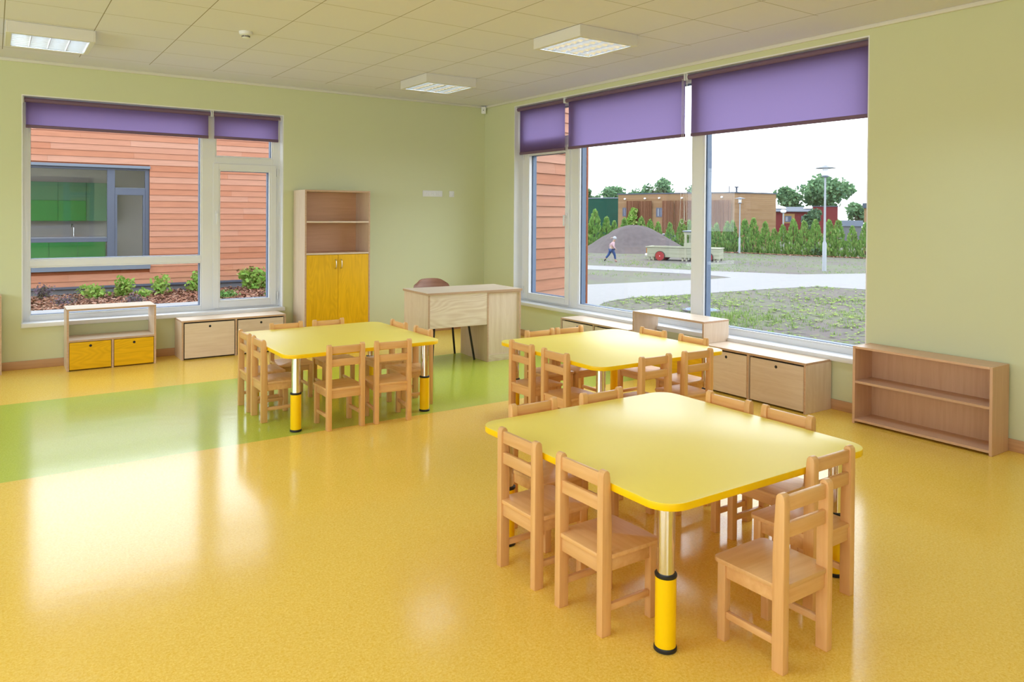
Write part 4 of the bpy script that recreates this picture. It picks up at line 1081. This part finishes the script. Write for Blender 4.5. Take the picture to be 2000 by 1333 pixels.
# ------------------------------------------------------------------ buildings beyond the lawn
M['tanwood'] = island('tan_cladding', [ex(198, 160, 122), ex(206, 168, 130), ex(190, 150, 112)], .8, .1, nz=.05)
M['lattice'] = island('brown_slats', [ex(176, 124, 94), ex(158, 108, 82), ex(190, 140, 110)], .8, .1)
M['greenclad'] = plain('green_cladding', ex(48, 106, 92), .8, .1, noise=.08, nscale=3)
M['redclad'] = plain('red_cladding', ex(150, 62, 72), .8, .1, noise=.06, nscale=5)
M['roof'] = plain('grey_roof', ex(104, 116, 138), .7, .2)
M['darkglass'] = plain('dark_window_pane', lin(64, 72, 96), .15, .5)
M['curtain'] = plain('pale_curtain', ex(190, 196, 210), .7, .2)
M['ochre'] = plain('ochre_surround', ex(206, 164, 110), .8, .1)
A_ = Vector((33.81, 36.83, 0)); B_ = Vector((35.675, 29.04, 0)); C_ = Vector((39.53, 28.95, 0))
def house(name, label, P0): return thing(name, label, 'building', (P0.x, P0.y, G))
tan = house('tan_building', 'flat-roofed tan timber building with brown slatted panels behind the hedge', A_)
def face(P, Q, root):
    u = (Q - P).normalized(); nrm = Vector((u.y, -u.x, 0)); off = P - Vector((root.location.x, root.location.y, 0))
    return lambda a, w_, z: tuple(off + u * a - nrm * w_ + Vector((0, 0, z - G)))
f1 = face(A_, B_, tan); f2_ = face(B_, C_, tan)
L1 = (B_ - A_).length; L2 = (C_ - B_).length
back = A_ + (C_ - B_) * 1.6
b = MB(); poly = [(p.x - A_.x, p.y - A_.y) for p in (A_, B_, C_, C_ + (A_ - B_))]
b.prism(poly, 0, 3.2, 'z'); b.build('wall_core', 'ochre', tan, smooth=False)
b = MB(f1)
z = G
while z < 2.84:
    b.box(0, L1, -.03, 0, z, min(2.85, z + .115)); z += .12
b.build('front_cladding', 'tanwood', tan, smooth=False)
b = MB(f2_); z = G
while z < 2.84:
    k = 0
    while k < L2:
        e = min(L2, k + rnd.uniform(.8, 1.6)); b.box(k, e, -.03, 0, z, min(2.85, z + .115)); k = e
    z += .12
b.build('side_cladding', 'tanwood', tan, smooth=False)
b = MB(); b.prism([(p[0] + d[0], p[1] + d[1]) for p, d in zip(poly, ((-.08, .05), (-.05, -.08), (.06, -.06), (.06, .06)))], 3.2, 3.27, 'z'); b.build('roof_edge', 'roof', tan, smooth=False)
for a0, a1 in ((.72, 1.62), (1.64, 2.60), (3.37, 4.22), (4.26, 6.1), (6.14, 7.95)):
    b = MB(f1); u = a0
    while u < a1 - .03:
        b.box(u, u + .045, -.16, -.12, G, 2.43); u += .075
    for z in [G + .15 * i for i in range(18)]: b.box(a0, a1, -.12, -.10, z, z + .05)
    b.build('slatted_panel', 'lattice', tan, smooth=False)
for a0, a1, z0, z1 in ((.36, .68, 1.43, 1.99), (2.88, 3.35, 1.41, 1.99)):
    b = MB(f1); b.frame(a0, a1, z0, z1, a0 + .05, a1 - .05, z0 + .05, z1 - .05, -.06, 0); b.box((a0 + a1) / 2 - .02, (a0 + a1) / 2 + .02, -.05, 0, z0 + .05, z1 - .05)
    wf2 = b.build('window', 'winframe', tan, smooth=False)
    b = MB(f1); b.box(a0 + .05, a1 - .05, -.038, -.032, z0 + .05, z1 - .05); b.build('pane', 'darkglass', wf2, smooth=False)
    b = MB(f1); b.box(a0 + .10, a0 + .18, -.042, -.039, z0 + .06, z1 - .06); b.build('curtain', 'curtain', wf2, smooth=False)
for a, z in ((.56, 2.56), (2.07, 2.58), (3.11, 2.6), (4.7, 2.59), (7.34, 2.62)):
    b = MB(f1); b.cyl((a, -.03, z), (a, -.14, z), .05, n=12); b.build('wall_light', 'lining', tan)
b = MB(f2_); b.cyl((.02, .3, 2.9), (.02, .3, 3.28), .03, n=8); b.cyl((1.0, .6, 2.9), (1.0, .6, 3.2), .05, n=8); b.cyl((1.0, .6, 3.2), (1.0, .6, 3.27), .12, n=10); b.build('roof_vent', 'roof', tan)
iv = thing('climbing_plant', 'bushy green climbing plant on the first brown slatted panel', 'climbing plant', tuple(A_ + (B_ - A_).normalized() * 1.08 + Vector((-.35, -.1, G))))
b = MB()
for q in ((0, 0, .5, .40), (-.05, .1, 1.0, .36), (.05, -.1, 1.35, .38), (.08, -.2, 1.8, .30), (.1, -.3, 2.1, .22), (-.02, .15, .2, .4)): leaf_cloud(b, q[:3], (q[3] * .6, q[3] * 1.15, q[3] * 1.1), 240, .075)
b.build('foliage', 'leaf', iv, smooth=False, recalc=False)
b = MB(); b.tube([(0, 0, 0), (.05, -.1, 1.2), (.1, -.3, 2.1)], [.02, .015, .006], 6); b.build('stem', 'bark', iv)

GP, GQ = Vector((35.0, 45.0, 0)), Vector((37.10, 39.24, 0))
gb = house('green_building', 'flat dark green building beside the tan building', GP)
gf = face(GP, GQ, gb); gl = (GQ - GP).length
b = MB(gf); b.box(0, gl, 0, 4, G, 2.70); b.build('wall_core', 'greenclad', gb, smooth=False)
b = MB(gf)
for i in range(20): b.box(0, gl, -.02, 0, G + i * .152, G + i * .152 + .14)
b.build('cladding', 'greenclad', gb, smooth=False)
b = MB(gf); b.box(-.05, gl, -.06, 4.0, 2.70, 2.77); b.build('roof_edge', 'flash', gb, smooth=False)

RP, RQ = Vector((48.41, 35.45, 0)), Vector((50.81, 31.91, 0))
rh = house('red_house', 'low red house with grey roof and ochre-framed window beyond the hedge', RP)
rf = face(RP, RQ, rh)
b = MB(rf); b.box(-1.5, 2.61, 0, 4, G, 1.87); b.build('wall_low', 'redclad', rh, smooth=False)
b = MB(rf); b.box(2.61, 4.28, -.3, 4, G, 2.22); b.build('wall_tall', 'redclad', rh, smooth=False)
b = MB(rf); b.prism([(-.25, 1.85), (0, 1.92), (3.5, 2.25), (4, 2.2), (4, 1.85)], -1.6, 2.60, 'x'); b.build('roof', 'roof', rh, smooth=False)
b = MB(rf); b.box(2.58, 4.32, -.34, 4, 2.22, 2.28); b.build('roof_edge', 'roof', rh, smooth=False)
for u in (.30, 2.35):
    b = MB(lambda a, c, z, u=u: rf(u + a, 1.8 + c, 2.10 + z)); b.lathe([(.42, 0), (.36, .10), (.2, .17), (.02, .20)], n=16); b.build('skylight', 'lining', rh)
b = MB(rf); b.box(.48, 1.35, -.03, 0, .98, 1.70); b.build('window_surround', 'ochre', rh, smooth=False)
for a0, a1, z0, z1 in ((.66, 1.13, 1.08, 1.53), (1.80, 2.08, 1.06, 1.54)):
    b = MB(rf); b.frame(a0, a1, z0, z1, a0 + .04, a1 - .04, z0 + .04, z1 - .04, -.06, 0); b.box((a0 + a1) / 2 - .02, (a0 + a1) / 2 + .02, -.05, 0, z0, z1); q = b.build('window', 'winframe', rh, smooth=False)
    b = MB(rf); b.box(a0 + .04, a1 - .04, -.045, -.035, z0 + .04, z1 - .04); b.build('pane', 'darkglass', q, smooth=False)
    b = MB(rf); b.box(a0 + .06, (a0 + a1) / 2 - .03, -.05, -.046, z0 + .06, z1 - .06); b.build('curtain', 'curtain', q, smooth=False)
SP, SQ = Vector((42.4, 26.4, 0)), Vector((43.05, 25.45, 0))
sh = house('garden_shed', 'small pale shed with grey roof behind the far end of the hedge', SP); sf = face(SP, SQ, sh)
b = MB(sf); b.box(0, 1.15, 0, 1, G, .95); b.build('wall_core', 'plinth', sh, smooth=False)
b = MB(sf); b.prism([(-.08, .93), (.5, 1.28), (1.08, .93)], -.1, 1.25, 'x'); b.build('roof', 'roof', sh, smooth=False)
QP, QQ = Vector((36.2, 21.28, 0)), Vector((36.9, 19.2, 0))
so_ = house('timber_house', 'timber house edge just showing beside the end of the wide window', QP); qf = face(QP, QQ, so_)
b = MB(qf)
for i in range(21): b.box(0, 2.2, 0, 3, G + i * .115, G + i * .115 + .11)
b.build('cladding', 'tanwood', so_, smooth=False)
b = MB(qf); b.box(-.06, 2.3, -.1, 3, 1.95, 2.2); b.build('roof_edge', 'roof', so_, smooth=False)

# parked car behind the hedge
M['carpaint'] = plain('pale_car_paint', ex(206, 210, 222), .25, .5)
cr = thing('parked_car', 'pale parked car half hidden behind the hedge and soil mound', 'car', (31.95, 30.35, G), math.radians(-46))
b = MB(); b.prism([(-.75, .18), (.62, .18), (.72, .30), (.70, .46), (.35, .52), (.16, .80), (-.50, .82), (-.72, .55), (-.78, .40)], -.32, .32, 'y'); b.build('body', 'carpaint', cr, bev=.03)
b = MB(); b.prism([(-.46, .55), (.28, .54), (.13, .77), (-.46, .78)], -.325, .325, 'y'); b.build('side_window', 'darkglass', cr)
for x in (-.48, .42):
    for y in (-.33, .27):
        b = MB(); b.cyl((x, y, .15), (x, y + .06, .15), .15, n=18); b.build('wheel', 'rubber', cr)

# ------------------------------------------------------------------ wooden play truck
M['palewood'] = wood('pale_impregnated_wood', ex(206, 210, 180), ex(226, 228, 204), 'X', .7, 1.0, spec=.2)
M['redwheel'] = plain('red_wheel', ex(206, 62, 72), .5, .3)
M['orange'] = plain('orange_board', ex(236, 158, 52), .5, .3)
tk = thing('play_truck', 'wooden play truck with red wheels on the lawn', 'play truck', (22.40, 22.72, G), math.atan2(-2.63, 1.43))
wtk = .85
b = MB()
for z0, z1 in ((.14, .28), (.285, .425), (.43, .535)):
    b.box(.10, 2.02, 0, .035, z0, z1); b.box(.10, 2.02, wtk - .035, wtk, z0, z1); b.box(.06, .10, 0, wtk, z0, z1)
b.box(0, 1.95, -.03, .07, .535, .575); b.box(0, 1.95, wtk - .07, wtk + .03, .535, .575); b.box(.04, .16, .07, wtk - .07, .535, .575)
b.box(.10, 2.0, .035, wtk - .035, .20, .23); b.build('cargo_bed', 'palewood', tk, bev=.004, seg=1)
b = MB()
for z0, z1 in ((.12, .26), (.265, .405), (.41, .52)):
    b.box(2.02, 3.02, 0, .04, z0, z1); b.box(2.02, 3.02, wtk - .04, wtk, z0, z1); b.box(2.98, 3.02, .04, wtk - .04, z0, z1)
b.box(2.0, 3.05, -.02, wtk + .02, .52, .56); b.build('bonnet', 'palewood', tk, bev=.004, seg=1)
for x in (1.62, 1.88, 2.06):
    for y in (-.01, wtk - .08):
        b = MB(); b.box(x, x + (.09 if x != 1.88 else .05), y, y + .09, .12, 1.20); b.build('post', 'palewood', tk, bev=.004, seg=1)
b = MB(); b.box(1.60, 2.02, 0, .04, .56, .75); b.box(1.60, 2.02, wtk - .04, wtk, .56, .75); b.box(1.60, 2.02, 0, .04, 1.08, 1.2); b.box(1.60, 2.02, wtk - .04, wtk, 1.08, 1.2); b.build('cab_side', 'palewood', tk, bev=.003, seg=1)
b = MB(); b.box(1.55, 2.24, -.06, wtk + .06, 1.20, 1.245); b.build('cab_roof', 'flash', tk, bev=.004, seg=1)
for x in (.62, 2.58):
    for y, s in ((-.07, 1), (wtk + .01, 1)):
        b = MB(); b.cyl((x, y, .19), (x, y + .06, .19), .205, n=32); wh = b.build('wheel', 'rubber', tk)
        b = MB(); b.cyl((x, y - .006, .19), (x, y + .066, .19), .182, n=32); b.build('wheel_disc', 'redwheel', wh)
        b = MB()
        for k in range(8):
            a = 2 * PI * k / 8; b.cyl((x + .135 * math.cos(a), y - .010, .19 + .135 * math.sin(a)), (x + .135 * math.cos(a), y - .004, .19 + .135 * math.sin(a)), .014, n=8)
        b.build('bolts', 'rubber', wh)
        b = MB(); b.cyl((x, y - .012, .19), (x, y - .004, .19), .016, n=10); b.build('hub_cap', 'lining', wh)
for x in (.12, .28, 1.50, 1.66, 2.78, 2.92):
    for y in (.04, wtk - .12):
        b = MB(); b.box(x, x + .07, y, y + .08, -.05, .2); b.build('foot', 'palewood', tk)
b = MB(); b.box(.02, .06, .02, .10, .30, .50); b.build('tail_light', 'orange', tk); b = MB(); b.box(.02, .06, wtk - .10, wtk - .02, .30, .50); b.build('tail_light', 'orange', tk)
b = MB(); b.box(-.02, .10, .0, wtk, .20, .27); b.build('bumper', 'lining', tk, bev=.005)

# ------------------------------------------------------------------ running child
def skin_fig(name, verts, edges, radii, mat, parent, sub=2, root=0):
    me = bpy.data.meshes.new(name); me.from_pydata(verts, edges, []); me.materials.append(M[mat])
    o = bpy.data.objects.new(name, me); col.objects.link(o); o.parent = parent
    o.modifiers.new('skin', 'SKIN').use_smooth_shade = True
    sv = me.skin_vertices[0].data
    for i, r in enumerate(radii):
        sv[i].radius = r if isinstance(r, tuple) else (r, r); sv[i].use_root = (i == root)
    s = o.modifiers.new('sub', 'SUBSURF'); s.levels = sub; s.render_levels = sub
    return o
M['skin'] = plain('skin', ex(232, 190, 168), .55, .3)
M['pink'] = plain('pink_jacket', ex(255, 214, 226), .8, .1)
M['whitecloth'] = plain('white_shirt', ex(226, 230, 240), .8, .1)
M['jeans'] = plain('blue_jeans', ex(72, 104, 166), .85, .1)
M['hair'] = plain('blond_hair', ex(222, 200, 184), .6, .2)
M['shoe'] = plain('dark_shoe_sole', ex(58, 54, 62), .6, .2)
M['shoe2'] = plain('pink_shoe', ex(214, 160, 160), .6, .2)
kid = thing('person', 'child in pink jacket, blue jeans and white headscarf running across the lawn', 'person', (20.24, 22.42, G), -CAM_YAW + .12)
# local x = running direction, y = away from the viewer, z up
hip = (0, 0, .50); chest = (.045, 0, .70); neck = (.075, 0, .80); head0 = (.105, 0, .86); head1 = (.125, 0, .95)
v = [hip, (.02, 0, .60), chest, neck, head0, head1,
     (.03, -.055, .47), (.11, -.06, .28), (.13, -.06, .07), (.19, -.06, .035),          # front leg
     (-.03, .055, .47), (-.10, .06, .29), (-.235, .06, .13), (-.265, .06, .05),          # trailing leg
     (.06, -.115, .755), (.04, -.14, .62), (.115, -.13, .525), (.15, -.125, .505),       # near arm
     (.05, .115, .755), (-.04, .14, .63), (-.01, .13, .52), (.02, .125, .49)]
e = [(0, 1), (1, 2), (2, 3), (3, 4), (4, 5), (0, 6), (6, 7), (7, 8), (8, 9), (0, 10), (10, 11), (11, 12), (12, 13), (2, 14), (14, 15), (15, 16), (16, 17), (2, 18), (18, 19), (19, 20), (20, 21)]
r = [(.075, .08), (.07, .075), (.075, .085), .035, .06, .062, .058, .043, .028, .022, .058, .043, .028, .022, .034, .026, .019, .016, .034, .026, .019, .016]
skin_fig('body', v, e, r, 'skin', kid)
skin_fig('jacket', [(.015, 0, .60), chest, (.07, 0, .785), (.055, -.10, .755), (.04, -.14, .62), (.105, -.132, .54), (.045, .10, .755), (-.04, .14, .63), (-.012, .13, .535), (-.02, 0, .70)],
         [(0, 1), (1, 2), (1, 3), (3, 4), (4, 5), (1, 6), (6, 7), (7, 8)], [(.092, .095), (.10, .105), .05, .05, .042, .033, .05, .042, .033, .05], 'pink', kid, root=1)
skin_fig('shirt', [(.0, 0, .50), (.012, 0, .585)], [(0, 1)], [(.105, .11), (.092, .1)], 'whitecloth', kid)
skin_fig('jeans', [(0, 0, .49), (.03, -.055, .46), (.112, -.06, .28), (.135, -.06, .10), (-.03, .055, .46), (-.10, .06, .29), (-.228, .06, .14)],
         [(0, 1), (1, 2), (2, 3), (0, 4), (4, 5), (5, 6)], [(.085, .085), .066, .051, .037, .066, .051, .037], 'jeans', kid)
skin_fig('shoe', [(.115, -.06, .045), (.16, -.06, .035), (.215, -.06, .028)], [(0, 1), (1, 2)], [(.034, .032), (.034, .028), (.026, .02)], 'shoe2', kid, root=1)
skin_fig('shoe', [(-.222, .06, .125), (-.26, .06, .09), (-.268, .06, .025)], [(0, 1), (1, 2)], [(.034, .032), (.034, .03), (.026, .022)], 'shoe', kid, root=1)
b = MB(); b.ball((.118, 0, .945), .078, 10, sz=1.0); b.build('headscarf', 'whitecloth', kid)
skin_fig('ponytail', [(.06, 0, .945), (-.01, 0, .955), (-.06, 0, .935)], [(0, 1), (1, 2)], [.03, .028, .016], 'hair', kid)
b = MB()
for sy in (-.024, .024): b.ball((.182, sy, .925), .007, 5)
b.build('eyes', 'dark', kid)
b = MB(); b.cyl((.18, 0, .915), (.205, 0, .905), .011, .006, n=8); b.build('nose', 'skin', kid)
for sy in (-1, 1):      # fingers and thumb of each hand
    hx, hy, hz = (.15, -.125, .505) if sy < 0 else (.02, .125, .49)
    b = MB()
    for k in range(4):
        yy = hy + (k - 1.5) * .011; ln = (.034, .040, .038, .030)[k]
        b.tube([(hx + .006, yy, hz - .004), (hx + .006 + ln * .5, yy, hz - .012), (hx + .004 + ln * .8, yy, hz - .026)], [.0055, .005, .004], 6)
    b.tube([(hx - .005, hy + sy * -.012, hz + .008), (hx + .012, hy + sy * -.024, hz + .004), (hx + .022, hy + sy * -.026, hz - .006)], [.006, .0055, .004], 6)
    b.build('hand_fingers', 'skin', kid)
